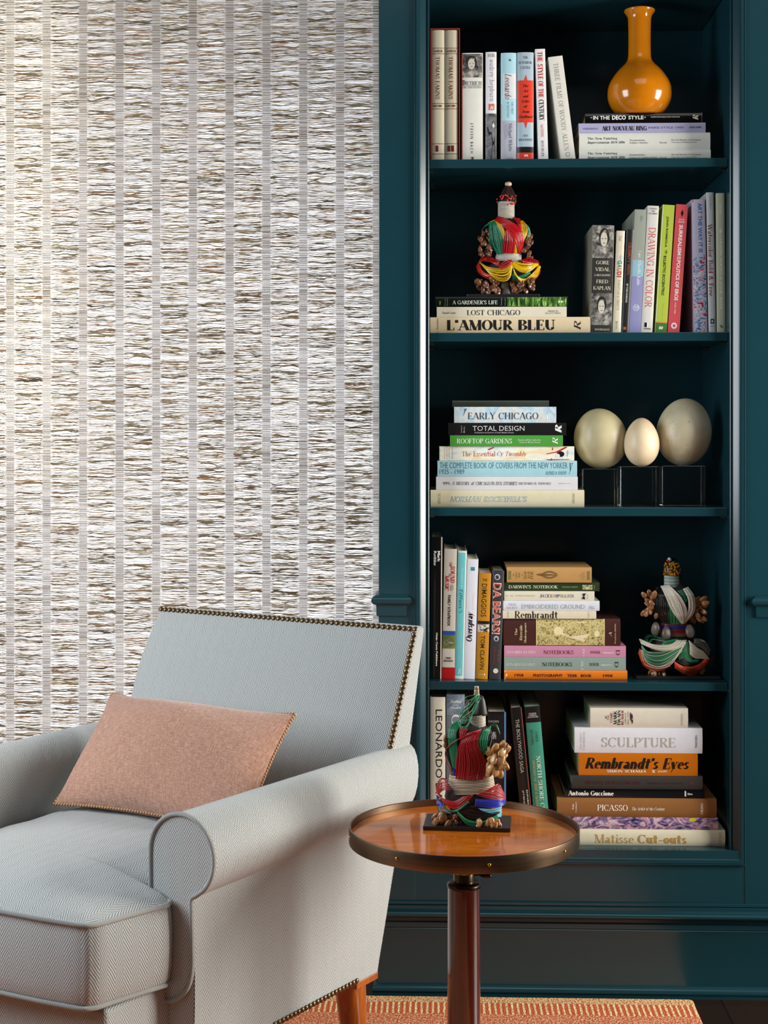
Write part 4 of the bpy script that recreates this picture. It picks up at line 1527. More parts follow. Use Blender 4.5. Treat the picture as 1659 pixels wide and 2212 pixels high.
# ---- third shelf
G3 = 'books lying in the tall pile beside the eggs'
TW = MULTI([(.36, '#cfdfe0'), (.5, '#f0eee4'), (.6, '#ece2ae'), (.68, '#e9d3c4')], (18, 18, 60), 1.0)
EC = MULTI([(.36, '#a8c3d6'), (.5, '#c6dbe2'), (.6, '#e3d6cf'), (.68, '#b7d3d6')], (26, 26, 14), 2.0)
z3 = stack(3, [
    (930, 1262, 1059, 1094.5, '#d6cdae', 'cream book with outlined blue lettering at the bottom of the pile by the eggs', [('r', 'FINCH', 946.5, 952, .22, .82, '#8d8468', 'U'), ('rbi', "NORMAN ROCKWELL'S", 972, 1139, .38, .72, '#8fa3b4'), ('rli', "NORMAN ROCKWELL'S", 973.5, 1137, .42, .68, '#ddd4b6'), ('r', 'ABRAMS', 1236, 1241, .2, .84, '#8d8468', 'U')], {'crown': .004, 'dep': .25}),
    (942, 1248, 1030, 1058.5, '#d9d8d9', 'plain white book with fine grey lettering second from the bottom by the eggs', [('r', '999:', 957, 973, .4, .64, '#6b6b70'), ('ri', 'A', 976, 982, .38, .62, '#6b6b70'), ('r', 'HISTORY', 986, 1015, .38, .64, '#6b6b70'), ('ri', 'of', 1018, 1025, .36, .64, '#6b6b70'), ('r', 'CHICAGO IN', 1028, 1069, .38, .64, '#6b6b70'), ('ri', 'TEN STORIES', 1071, 1118, .38, .64, '#6b6b70'), ('r', 'RICHARD B. FIZDALE', 1121, 1191, .42, .6, '#77777c'), ('f', 'AMPERSAND INC', 1206, 1233, .47, .54, '#a5a5aa')], {'crown': .0008}),
    (945, 1246.5, 995.5, 1029.5, '#a4cfd8', 'sky blue book with tall narrow teal lettering in two lines', [('fl', 'THE COMPLETE BOOK OF COVERS FROM THE NEW YORKER', 950, 1226, .1, .48, '#3b7383'), ('fl', '1925 - 1989', 950, 1003, .54, .84, '#3b7383'), ('fl', 'ALFRED A. KNOPF', 1179, 1224, .66, .88, '#4c8090'), ('P', [(1, 0)] * 3, '#3b7383')][:3] + [('rli', 'y', 1229, 1238, .14, .86, '#2f5560')], {'crown': .002}),
    (949, 1240.5, 964.5, 995.5, '#dfe3df', 'white paint-splashed book with red brown lettering above the sky blue one', [('B', 950, 1240, .01, .99, TW), ('r', 'The Essential', 998, 1070, .34, .7, '#b0542f'), ('ri', 'Cy Twombly', 1074, 1139, .34, .78, '#c0643a'), ('rl', 'SYRACUSE', 959.5, 961.5, .08, .9, '#a1766a', 'U'), ('rl', 'BARTHES', 964.5, 966.5, .08, .9, '#a1766a', 'U'), ('rl', 'VARNEDOE', 969.5, 971.5, .08, .9, '#a1766a', 'U'), ('rl', 'SERIES', 976.5, 978.5, .08, .9, '#a1766a', 'U'), ('E', 1211, 8, .54, .2, '#151313'), ('E', 1205, 4.5, .66, .14, '#e3e4de'), ('P', [(.5, 1180), (.38, 1200), (.02, 1222), (.06, 1226), (.42, 1206), (.55, 1181)], '#b5232f'), ('P', [(.1, 1193), (.1, 1195), (.98, 1192), (.98, 1190)], '#7f3038'), ('P', [(.9, 1178), (.97, 1186), (.92, 1230), (.89, 1230)], '#7f3038'), ('P', [(.2, 1054), (.05, 1066), (.09, 1068), (.28, 1056)], '#b5232f'), ('f', 'dap', 1224, 1227.5, .28, .72, '#555555', 'U')], {'crown': .001}),
    (972, 1216, 940.5, 964, '#4c9a3c', 'bright green book with white capitals in the pile beside the eggs', [('r', 'ROOFTOP GARDENS', 987, 1106, .3, .74, '#dfeed6'), ('f', 'Denise LeFrak Calicchio', 1119, 1168, .34, .5, '#cfe5c4'), ('f', 'Roberta Model Amon', 1122, 1167, .56, .7, '#cfe5c4'), ('ri', 'R', 1193, 1205, .2, .82, '#e6f2de', 'U')], {'crown': .0008}),
    (968, 1223.5, 914, 940.5, '#131313', 'black book with thin white capitals, second from the top by the eggs', [('fl', 'TOTAL DESIGN', 1021, 1133, .24, .64, '#d9d9d9'), ('f', 'Architecture and Interiors of Iconic Modern Houses', 1025, 1110, .72, .84, '#b5b5b5'), ('f', 'George H.', 995.5, 998.5, .2, .82, '#b5b5b5', 'U'), ('f', 'Marcus', 1001, 1004, .3, .8, '#b5b5b5', 'U'), ('rbi', 'R', 1199, 1213, .14, .8, '#e9e9e6', 'U')], {'crown': .0008}),
    (981, 1201.5, 879, 913.5, EC, 'pale blue book with dark capitals on top of the pile beside the eggs', [('r', 'EARLY CHICAGO', 1011, 1163, .36, .78, '#3a4149'), ('ri', 'v', 1180, 1190, .5, .82, '#eef3f2'), ('P', [(.12, 1003), (.1, 1009), (.4, 1004), (.58, 1000), (.4, 1002)], '#54718a')], {'crown': .002, 'dep': .26}),
    (977, 1186, 864, 879, '#3b4139', 'thin dark grey book lying far back on top of the pile beside the eggs', [], {'y': 3.705, 'dep': .2}),
], dep=.24, group=G3)

# ---- fourth shelf
G4 = 'upright books on the fourth shelf'
book(4, False, 928.5, 953.5, 1160, 1468, '#121110', 'tall black book at the left end of the fourth shelf', [
    ('B', 1160, 1468, .9, 1, '#b8a99a'), ('fb', 'Mark', 1190.5, 1214, .58, .82, '#e5e3dc'), ('fb', 'Rothko', 1190.5, 1222, .26, .5, '#e5e3dc'), ('fb', 'Hatje Cantz Publishers', 1368, 1440, .46, .66, '#e5e3dc')], lean=.4, dep=.25, rough=.16, group=G4)
book(4, False, 954.5, 982, 1186, 1468, '#cfc9bd', 'beige book with red script and a red foot on the fourth shelf', [
    ('rbi', 'THE', 1215, 1225, .42, .62, '#b3202a'), ('rbi', 'SOUND', 1222, 1260, .52, .86, '#b3202a'), ('rbi', 'OF', 1240, 1246, .38, .5, '#b3202a'), ('rbi', 'MUSIC', 1243, 1278, .12, .42, '#b3202a'), ('E', 1270, 7, .66, .13, '#a9a398'), ('fb', 'FAMILY SCRAPBOOK', 1286, 1354, .36, .58, '#2a2826'),
    ('B', 1364, 1373, .02, .98, '#2b4da6'), ('B', 1373, 1402, .02, .98, MULTI([(.4, '#566b33'), (.6, '#7c8a4a')], (30, 30, 30), 1)), ('B', 1387, 1391, .1, .9, MULTI([(.4, '#c9a7b8'), (.6, '#5b3d4d')], (200, 200, 200), 1)), ('fb', 'FRED', 1421, 1425, .28, .7, '#2a2826', 'H'), ('fb', 'BRONSON', 1427, 1431, .14, .84, '#2a2826', 'H'), ('B', 1443, 1468, 0, 1, '#b01117')], lean=1.1, dep=.205, crown=.001, group=G4)
book(4, False, 982.3, 1001.5, 1190, 1468, '#dfe3dc', 'turquoise spined book with white border on the fourth shelf', [
    ('B', 1194, 1461, .06, .84, '#6cc4c9'), ('r', 'Breakfast at', 1229, 1270, .42, .62, '#a9dde0'), ('ri', "Tiffany's", 1273, 1326, .18, .66, '#1f6f78'), ('r', 'Official Companion', 1362, 1408, .5, .64, '#a9dde0'), ('ri', 'R', 1446, 1457, .3, .7, '#cfeef0', 'H')], lean=1.5, dep=.2, crown=.001, group=G4)
book(4, False, 1001.8, 1025.8, 1208, 1468, '#dcdde6', 'white book with black brush script on the fourth shelf', [
    ('B', 1225, 1229, .34, .7, '#3f9a6a'), ('B', 1229, 1233, .34, .7, '#2f7fc4'), ('fl', 'Aerosol Airbrush Art', 1285, 1318, .58, .68, '#c9cad2'), ('rbi', 'Overspray', 1322, 1387, .08, .8, '#17171a', 'U')], lean=1.7, dep=.2, crown=.0008, group=G4)
DM = MULTI([(.4, '#26231f'), (.5, '#807a6e'), (.6, '#d8d2c4')], (120, 120, 120), .6)
book(4, False, 1027, 1053.5, 1238, 1468, '#b97f1c', 'mustard yellow book with black lettering and a photo band', [
    ('f', 'THE', 1250, 1256, .3, .68, '#2c2008', 'H'), ('f', 'DIMAGGIOS', 1261, 1333, .26, .68, '#2c2008'), ('B', 1342, 1349, .02, .98, '#17130d'), ('B', 1349, 1366, .02, .98, DM), ('f', 'TOM CLAVIN', 1374, 1447, .32, .66, '#2c2008'), ('fb', '. . .', 1457, 1459, .24, .6, '#f4efe2', 'H'), ('E', 1458, 1.6, .72, .06, '#f4efe2')], lean=2.0, dep=.175, group=G4)
book(4, False, 1056.5, 1081.5, 1233, 1468, '#3c3a3b', 'charcoal book with white-edged red capitals on the fourth shelf', [
    ('E', 1246.5, 6.5, .42, .24, '#b9bcc9'), ('E', 1247.5, 4, .42, .14, '#3c3a3b'), ('fb', 'DA BEARS!', 1259.5, 1370.5, .1, .8, '#e9dcd2'), ('f', 'DA BEARS!', 1261, 1369, .16, .74, '#c2402c'), ('E', 1380, 6, .5, .22, '#b9bcc9'), ('E', 1381, 3.6, .5, .12, '#3c3a3b'), ('f', 'STEVE', 1405, 1430, .66, .8, '#8e3a33'), ('f', 'DELSOHN', 1398, 1436, .3, .44, '#8e3a33'), ('E', 1450, 5.5, .54, .22, '#d8cfc0')], lean=1.9, dep=.175, rough=.25, crown=.003, group=G4)

G5 = 'books lying in the pile on the fourth shelf'
SHK = MULTI([(.36, '#5d5230'), (.46, '#a8975c'), (.56, '#d9cc92'), (.66, '#8a8f55'), (.74, '#c9a184')], (80, 80, 80), 3.0)
NB1, NB2 = '#7c3148', '#22372c'
JP = [('#3a3f86', 'J'), ('#555555', 'A'), ('#2f6a9a', 'C'), ('#222222', 'K'), ('#7a4a30', 'S'), ('#b59a3a', 'O'), ('#444466', 'N')]
it_jp = [('f', ch, 1166 + 5.6 * k, 1170 + 5.6 * k, .32, .66, c) for k, (c, ch) in enumerate(JP)] + [('f', ch, 1205 + 5.2 * k, 1209 + 5.2 * k, .32, .64, c) for k, (ch, c) in enumerate(zip('POLLOCK', ('#555566', '#7a6a55', '#aa8a3a', '#3a5f9a', '#555555', '#8a4a3a', '#2f5f9a')))]
laurel = []
for sg in (-1, 1):
    for k in range(9):
        a_ = 1172 + 3.7 * k
        laurel.append(('E', a_, 1.7, .48 + sg * (.2 * sin(pi * (k + .6) / 9.4)), .055, '#6d4f24'))
z4 = stack(4, [
    (1089, 1355, 1448.5, 1468, '#dc7412', 'orange book with dark capitals at the bottom of the fourth shelf pile', [('fb', '1958', 1112, 1131, .38, .68, '#5a1c0a'), ('fb', 'PHOTOGRAPHY', 1152, 1216, .38, .7, '#5a1c0a'), ('fb', 'YEAR', 1225, 1247, .38, .7, '#5a1c0a'), ('fb', 'BOOK', 1255, 1278, .38, .7, '#5a1c0a'), ('fb', '1958', 1303, 1323, .38, .68, '#5a1c0a'), ('P', [(.1, 1089), (.0, 1095), (.3, 1093), (.5, 1097), (.8, 1091), (1, 1092), (1, 1089)], '#e9dfcb')], {'crown': .003}),
    (1089, 1352, 1420, 1448, '#8b9c93', 'grey green paperback below the pink one in the fourth shelf pile', [('r', 'LEONARDO DA VINCI', 1093, 1155, .46, .68, '#d5dcd6'), ('r', 'NOTEBOOKS', 1171, 1236, .4, .7, NB2), ('f', 'VOL. II', 1255, 1260, .3, .94, '#dfe5e0', 'D'), ('r', 'DOVER', 1274, 1294, .42, .66, '#37473f'), ('fb', '0-486-22573-9', 1298, 1322, .52, .64, '#d5dcd6'), ('r', 'D', 1328, 1336, .32, .76, '#2f3f37', 'D')], {'soft': True, 'crown': .0006}),
    (1089, 1352, 1396, 1420, '#c487a0', 'pink paperback with plum lettering in the fourth shelf pile', [('r', 'LEONARDO DA VINCI', 1095, 1157, .46, .7, '#f0dfe6'), ('r', 'NOTEBOOKS', 1174, 1239, .4, .74, NB1), ('f', 'VOL. I', 1258, 1263, .24, .9, '#f0dfe6', 'D'), ('r', 'DOVER', 1276, 1297, .44, .68, NB1), ('fb', '0-486-22572-0', 1302, 1326, .54, .66, '#f0dfe6'), ('r', 'D', 1331, 1339, .34, .82, '#5d2538', 'D')], {'soft': True, 'crown': .0006}),
    (1087, 1340, 1337.5, 1396, '#43221f', 'thickest book of the fourth shelf pile, maroon with an engraved picture', [('B', 1158, 1306, .02, .98, SHK), ('B', 1158, 1160, 0, 1, '#d8c88c'), ('B', 1304, 1306, 0, 1, '#d8c88c'), ('B', 1273, 1275.5, .02, .98, '#cdbd80'), ('E', 1205, 9, .45, .16, '#e3d7a4'), ('P', [(.32, 1215), (.1, 1245), (.12, 1266), (.6, 1272), (.85, 1262), (.7, 1232), (.55, 1212)], '#e2d2ab'), ('P', [(.55, 1205), (.9, 1222), (.92, 1228), (.6, 1228)], '#dcc69a'), ('P', [(.62, 1182), (.98, 1178), (.98, 1205), (.7, 1200)], '#c9b57e'), ('E', 1289, 6, .55, .12, '#e3d7a4'), ('r', 'The', 1112, 1117, .36, .62, '#dccba0', 'U'), ('r', 'Riverside', 1122, 1128, .24, .8, '#dccba0', 'U'), ('r', 'Shakespeare', 1132, 1138, .16, .9, '#dccba0', 'U'), ('ri', 'A', 1315, 1321, .48, .66, '#cdb98c', 'U'), ('r', 'Houghton Mifflin', 1327, 1330.5, .18, .92, '#cdb98c', 'U')], {'crown': .004, 'dep': .2}),
    (1086, 1288, 1320.5, 1337.5, '#d8cfb4', 'cream book with very large black lettering above the thick maroon one', [('r', 'Rembrandt', 1112, 1205, .04, .96, '#1d1b17'), ('rl', 'MULLER', 1096, 1098.5, .08, .9, '#7f7860', 'U'), ('rl', 'LARIAM', 1270, 1272.5, .08, .9, '#7f7860', 'U')], {'crown': .0008}),
    (1087, 1295, 1299.5, 1320.5, '#d3d7de', 'white book with thin grey capitals in the fourth shelf pile', [('fl', 'PAGE', 1099, 1115, .26, .5, '#a99aa6'), ('fl', 'DICKEY', 1095, 1118, .6, .84, '#a99aa6'), ('fl', 'EMBROIDERED GROUND', 1127, 1263, .36, .8, '#98a3a6'), ('f', 'FSG', 1273, 1284, .5, .84, '#a9b0b8')], {'crown': .002, 'rough': .25}),
    (1089, 1284, 1279, 1299.5, '#d9d3bd', 'cream book with scattered small coloured letters in the fourth shelf pile', [('rl', 'B. H. FRIEDMAN', 1093, 1156, .42, .56, '#a39c84')] + it_jp + [('P', [(.25, 1258), (.2, 1266), (.5, 1262), (.85, 1264), (.8, 1257), (.5, 1260)], '#1b1a17'), ('E', 1260, 1.2, .3, .08, '#1b1a17'), ('f', 'DA CAPO', 1268, 1270, .3, .8, '#555044', 'U')], {'crown': .001, 'soft': True}),
    (1088, 1295, 1260.5, 1279, '#28391f', 'dark green book with white small capitals below the tan old book', [('r', 'DARWIN\'S', 1099, 1147, .34, .7, '#d5d9b9'), ('r', 'NOTEBOOK', 1152, 1205, .34, .7, '#d5d9b9'), ('r', 'JONATHAN CLEMENTS', 1214, 1248, .46, .6, '#a9b08a'), ('B', 1258, 1280, .28, .84, MULTI([(.45, '#54603a'), (.55, '#d3cf9f')], (300, 300, 300), 1.0)), ('rl', 'xxx', 1283, 1285, .3, .8, '#a9b08a', 'U')], {'crown': .0012}),
    (1095, 1278, 1226, 1259, '#b58a4d', 'worn tan cloth book with laurel mark on top of the fourth shelf pile', [('B', 1098, 1104, .24, .8, '#7a6a34'), ('B', 1268, 1274, .24, .82, '#7a6a34'), ('r', 'THE', 1108, 1111, .42, .62, '#6d4f24', 'U'), ('r', 'COMPLETE', 1114, 1117, .28, .74, '#6d4f24', 'U'), ('r', 'WORKS', 1120, 1123, .34, .68, '#6d4f24', 'U'), ('r', 'OF', 1126.5, 1129, .44, .58, '#6d4f24', 'U'), ('r', 'EDGAR', 1132, 1137, .26, .76, '#6d4f24', 'U'), ('r', 'ALLAN', 1139.5, 1144, .26, .76, '#6d4f24', 'U'), ('r', 'POE', 1146, 1152, .26, .76, '#6d4f24', 'U'), ('P', [(.46, 1158), (.4, 1166), (.44, 1190), (.5, 1202), (.54, 1190), (.56, 1166)], '#6d4f24')] + laurel + [('r', '5', 1252, 1255, .48, .62, '#6d4f24', 'U'), ('r', 'SCHOOL EDITION', 1259, 1262, .3, .78, '#6d4f24', 'U')], {'rough': .75, 'crown': .0025, 'dep': .17}),
], dep=.2, y=3.632, group=G5)

# ---- bottom shelf
G6 = 'upright books on the bottom shelf behind the side table'
book(5, False, 929.5, 962, 1506, 1828, '#d3cfbd', 'tall cream book with large black capitals at the left of the bottom shelf', [('f', 'LEONARDO DA VINCI', 1533, 1812, .36, .8, '#201f1c')], dep=.25, y=3.608, group=G6)
book(5, False, 964, 1004, 1500, 1828, '#77828c', 'blue grey book with white serif lettering behind the beaded figure on the table', [
    ('B', 1500, 1545, .02, .98, MULTI([(.4, '#56697d'), (.6, '#8b9aa6')], (16, 16, 30), 1.5)), ('ri', 'Prather', 1512, 1519, .22, .84, '#e2e4e0', 'H'), ('B', 1523, 1523.8, .34, .68, '#e2e4e0'), ('ri', 'Stuckey', 1526, 1533, .2, .84, '#e2e4e0', 'H'), ('r', 'GAUGUIN', 1544, 1700, .28, .76, '#e2e4e0')], dep=.25, y=3.608, rough=.25, group=G6)
book(5, False, 1005, 1013, 1512, 1828, '#5a1d28', 'thin burgundy book between the blue grey book and the black one', [], dep=.24, y=3.61, group=G6)
book(5, False, 1053, 1093, 1538, 1828, '#0f0f10', 'wide black book with a blue right edge partly behind the beaded figure', [('B', 1538, 1828, .9, 1, '#4a6f96'), ('B', 1542, 1820, .06, .86, '#1a1a1b'), ('fl', 'KAGAN', 1556, 1561, .06, .6, '#b9b9b4', 'H')], dep=.24, y=3.608, rough=.25, group=G6)
book(5, False, 1131, 1155.5, 1529, 1828, '#1a1918', 'black book with narrow white capitals leaning left on the bottom shelf', [('f', 'THE BOLLYWOOD SAGA', 1554, 1672, .34, .66, '#aaa69c'), ('B', 1529, 1828, .92, 1, '#7a3a34'), ('f', 'DINESH RAHEJA', 1710, 1800, .66, .82, '#d5d2ca'), ('f', 'JITENDRA KOTHARI', 1710, 1810, .32, .48, '#d5d2ca')], lean=-5.6, dep=.24, y=3.608, rough=.22, group=G6)
book(5, False, 1158.5, 1191, 1526, 1828, '#3f8f79', 'teal green book with a black head, leaning left beside the bottom pile', [('B', 1526, 1561, 0, 1, '#12110f'), ('f', 'SUBURBAN', 1540, 1542.5, .24, .72, '#e8e6e0', 'H'), ('f', 'DOMESTIC', 1544, 1546.5, .24, .76, '#e8e6e0', 'H'), ('f', 'ARCHITECTURE', 1548, 1550.5, .14, .84, '#e8e6e0', 'H'), ('r', 'COHEN', 1581, 1604, .56, .72, '#1f4a3f'), ('r', 'BENJAMIN', 1577, 1610, .26, .42, '#1f4a3f'), ('r', 'NORTH SHORE CHICAGO', 1635, 1800, .48, .76, '#dfe8dc'), ('r', 'HOUSES OF THE LAKEFRONT SUBURBS', 1645, 1805, .2, .36, '#c2b46a')], lean=-4.9, dep=.24, y=3.608, group=G6)

G7 = 'books lying in the pile on the bottom shelf'
TP = MULTI([(.32, '#17141f'), (.42, '#5b4f7c'), (.5, '#8f7fa8'), (.57, '#c98a90'), (.64, '#d5c6d2'), (.72, '#4f4470')], (34, 34, 60), 2.4)
z5 = stack(5, [
    (1232, 1566, 1795.5, 1830, '#d8d2b8', 'cream book with gold lettering at the very bottom of the bottom shelf pile', [('r', 'Matisse', 1284, 1369, .3, .84, '#b79458'), ('rb', 'Cut-outs', 1377, 1483, .3, .84, '#b08a49'), ('r', 'TASCHEN', 1552, 1558, .12, .92, '#b79f6c', 'U')], {'crown': .004}),
    (1216, 1551, 1770, 1795.5, TP, 'purple and pink painted book second from the bottom of the bottom shelf', [('r', 'TWOMBLY', 1228, 1280, .44, .66, '#d9d6dc'), ('r', 'PARADISE', 1288, 1330, .44, .66, '#d9d6dc'), ('E', 1496, 8, .16, .16, '#c2c030'), ('f', 'DAMIANI', 1514, 1533, .54, .7, '#e3dfe6')], {'crown': .002}),
    (1203, 1547.5, 1729.5, 1770, M('#8a5a26', .85, grain=.2, gscale=500), 'brown cloth book with white lettering below the black books', [('r', 'Jean', 1234.5, 1239.5, .32, .62, '#ece4d4', 'U'), ('r', 'Leymarie', 1242, 1246.5, .2, .76, '#ece4d4', 'U'), ('r', 'PICASSO', 1290, 1356, .34, .66, '#f1ebde'), ('ri', 'The Artist of the Century', 1365, 1436, .46, .68, '#f1ebde'), ('r', 'VIKING', 1513, 1518, .22, .82, '#f1ebde', 'U')], {'crown': .004}),
    (1219.5, 1521.5, 1709.5, 1729.5, '#14181b', 'thin black book with bold white lettering in the bottom shelf pile', [('rb', 'Antonio Guccione', 1227, 1326, .26, .78, '#eeeeea'), ('B', 1479, 1482, .2, .8, '#f5f5f2'), ('fb', 'Skira', 1485, 1496, .42, .64, '#e8e8e4')], {'crown': .0006, 'rough': .2}),
    (1235, 1517.5, 1681, 1709.5, '#292521', 'dark brown book with faint red lettering below the orange one', [('rb', 'MICHAEL GRAVES 1966-1981', 1264, 1382, .4, .62, '#4a1d18'), ('r', 'BUILDINGS AND PROJECTS', 1398, 1476, .48, .6, '#43201b'), ('E', 1494, 3, .52, .1, '#5a1f1a')], {'crown': .0025, 'rough': .8}),
    (1250, 1507, 1633, 1681, '#c06a12', 'orange brown book with large black italic lettering in the bottom shelf pile', [('rbi', "Rembrandt's Eyes", 1264, 1489, .2, .84, '#120d08'), ('rb', 'SIMON SCHAMA', 1311, 1396, .74, .86, '#ece0cc'), ('rbi', 'x', 1407, 1416, .74, .86, '#ece0cc'), ('rb', 'KNOPF', 1421, 1441, .76, .84, '#ece0cc')], {'crown': .002, 'rough': .2}),
    (1241, 1517, 1578.5, 1633, '#d9dae1', 'large white book with grey beige capitals below the topmost book', [('r', 'SCULPTURE', 1299, 1459, .38, .76, '#aaa398'), ('rl', 'FROM ANTIQUITY', 1253, 1257, .2, .86, '#9a968e', 'U'), ('rl', 'TO THE PRESENT DAY', 1259.5, 1263.5, .16, .9, '#9a968e', 'U'), ('f', 'TASCHEN', 1501, 1506, .28, .78, '#2a2a2c', 'U')], {'crown': .003, 'rough': .25, 'dep': .27}),
    (1275, 1486, 1536.5, 1578.5, '#d3cdbd', 'off white book with ornate red and black title on top of the bottom pile', [('r', 'THE', 1312, 1316, .34, .62, '#8a3a30', 'U'), ('rb', 'COMIC', 1318, 1323, .2, .74, '#8a3a30', 'U'), ('rb', 'MARK', 1325, 1332, .14, .84, '#201d1a', 'U'), ('rb', 'TWAIN', 1334, 1340, .1, .9, '#201d1a', 'U'), ('rb', 'READER', 1342, 1347, .1, .86, '#8a3a30', 'U'), ('ri', 'Edited by', 1349.5, 1353, .2, .78, '#403a34', 'U'), ('ri', 'Charles Neider', 1355, 1358, .16, .86, '#8a3a30', 'U'), ('rbi', '*', 1307, 1311, .34, .6, '#201d1a', 'U'), ('rbi', '8', 1361, 1367, .2, .8, '#201d1a', 'U'), ('r', 'DOUBLEDAY', 1471, 1474.5, .24, .88, '#8a8272', 'U')], {'crown': .003, 'dep': .19}),
], dep=.24, y=3.606, group=G7)


# ------------------------------------------------------------------ eggs on clear blocks
def acrylic():
    t = NT('clear_acrylic')
    t.set(Base_Color=(.93, .97, .97, 1), Roughness=.02, IOR=1.49, Transmission_Weight=1.0)
    return t.m


ACR = acrylic()


def egg_mat(name, c0, c1, pits=.25, spots=None):
    t = NT(name)
    v = t.coord('Object')
    n1 = t.noise(v, 14, 3)
    col = t.ramp(n1, [(.35, c0), (.65, c1)])
    if spots:
        sp = t.math('GREATER_THAN', t.noise(v, 190, 1), .74)
        col = t.mix(t.math('MULTIPLY', sp, .55), col, lin(spots))
    t.set(Base_Color=col, Roughness=.46, Coat_Weight=.08)
    t.bump(t.noise(v, 420, 2), pits, .0006)
    return t.m


SE = SH[3]
GE = 'clear blocks under the eggs'
tops = []
for lab, x0, x1, pt, pb, y, d in (('clear acrylic block under the left olive egg next to the pile of books', 1259, 1333, 1013, 1091.5, 3.655, .075), ('clear acrylic block in the middle carrying the small pointed egg', 1341.5, 1424.5, 1008, 1094.5, 3.615, .085), ('clear acrylic block on the right carrying the largest egg', 1431, 1524, 1006.5, 1092, 3.645, .09)):
    a, b = PY(x0, pb, y).x, PY(x1, pb, y).x
    h = PY((x0 + x1) / 2, pt, y).z - SE
    r_ = empty('acrylic_block', ((a + b) / 2, y, SE + .0003), lab, 'display block', GE)
    o = box('block', -(b - a) / 2, (b - a) / 2, 0, d, 0, h, ACR, r_)
    bevel(o, .0012, 2)
    tops.append((y + d / 2, SE + h + .0003))


def egg(lab, xc, wpx, p0, p1, top, k, mat, tilt, sharp):
    y, zt = top
    yc = y
    m_ = (PY(xc + 50, 950, yc) - PY(xc - 50, 950, yc)).x / 100
    W = wpx * m_ / 2
    H = (p1 - p0) * m_
    prof = []
    for i in range(41):
        a = -pi / 2 + pi * i / 40
        z = H / 2 * sin(a)
        r = W * cos(a) * (1 - sharp * sin(a) * .5 - sharp * .12 * sin(a) ** 2)
        prof.append((max(0, r), z + H / 2))
    o = lathe('egg', prof, mat, None, 56, cap=False)
    # tip over a little about the foot, then set down so that the lowest point touches the block
    rot = Matrix.Rotation(radians(tilt), 4, 'Y')
    for v in o.data.vertices:
        v.co = rot @ (v.co - Vector((0, 0, H / 2)))
    lo = min(v.co.z for v in o.data.vertices)
    ctr = PY(xc, (p0 + p1) / 2, yc)
    o.location = (ctr.x, yc, zt - lo - .0004)
    tag(o, lab, 'egg', 'eggs on clear blocks')
    return o


egg('large olive tinted egg on the left, next to the pile of books', 1297, 115, 881, 1012, tops[0], 0, egg_mat('olive_egg', '#b9ad84', '#c9bf98'), -9, .06)
egg('smallest egg, pale peach and pointed, standing between the two large eggs', 1386, 76, 903, 1008.5, (tops[1][0] - .008, tops[1][1]), 0, egg_mat('peach_egg', '#dcc39b', '#ead9b6', .08), 0, .22)
egg('largest egg, speckled cream, on the right beside the side panel', 1477.5, 118.5, 860, 1006.5, tops[2], 0, egg_mat('cream_egg', '#c2b794', '#d5ccb1', .3, '#6d6046'), 6, .06)


# ------------------------------------------------------------------ beaded figures
def bead_mat(c, rough=.25):
    return M(c, rough, coat=.3, grain=.12, gscale=500)


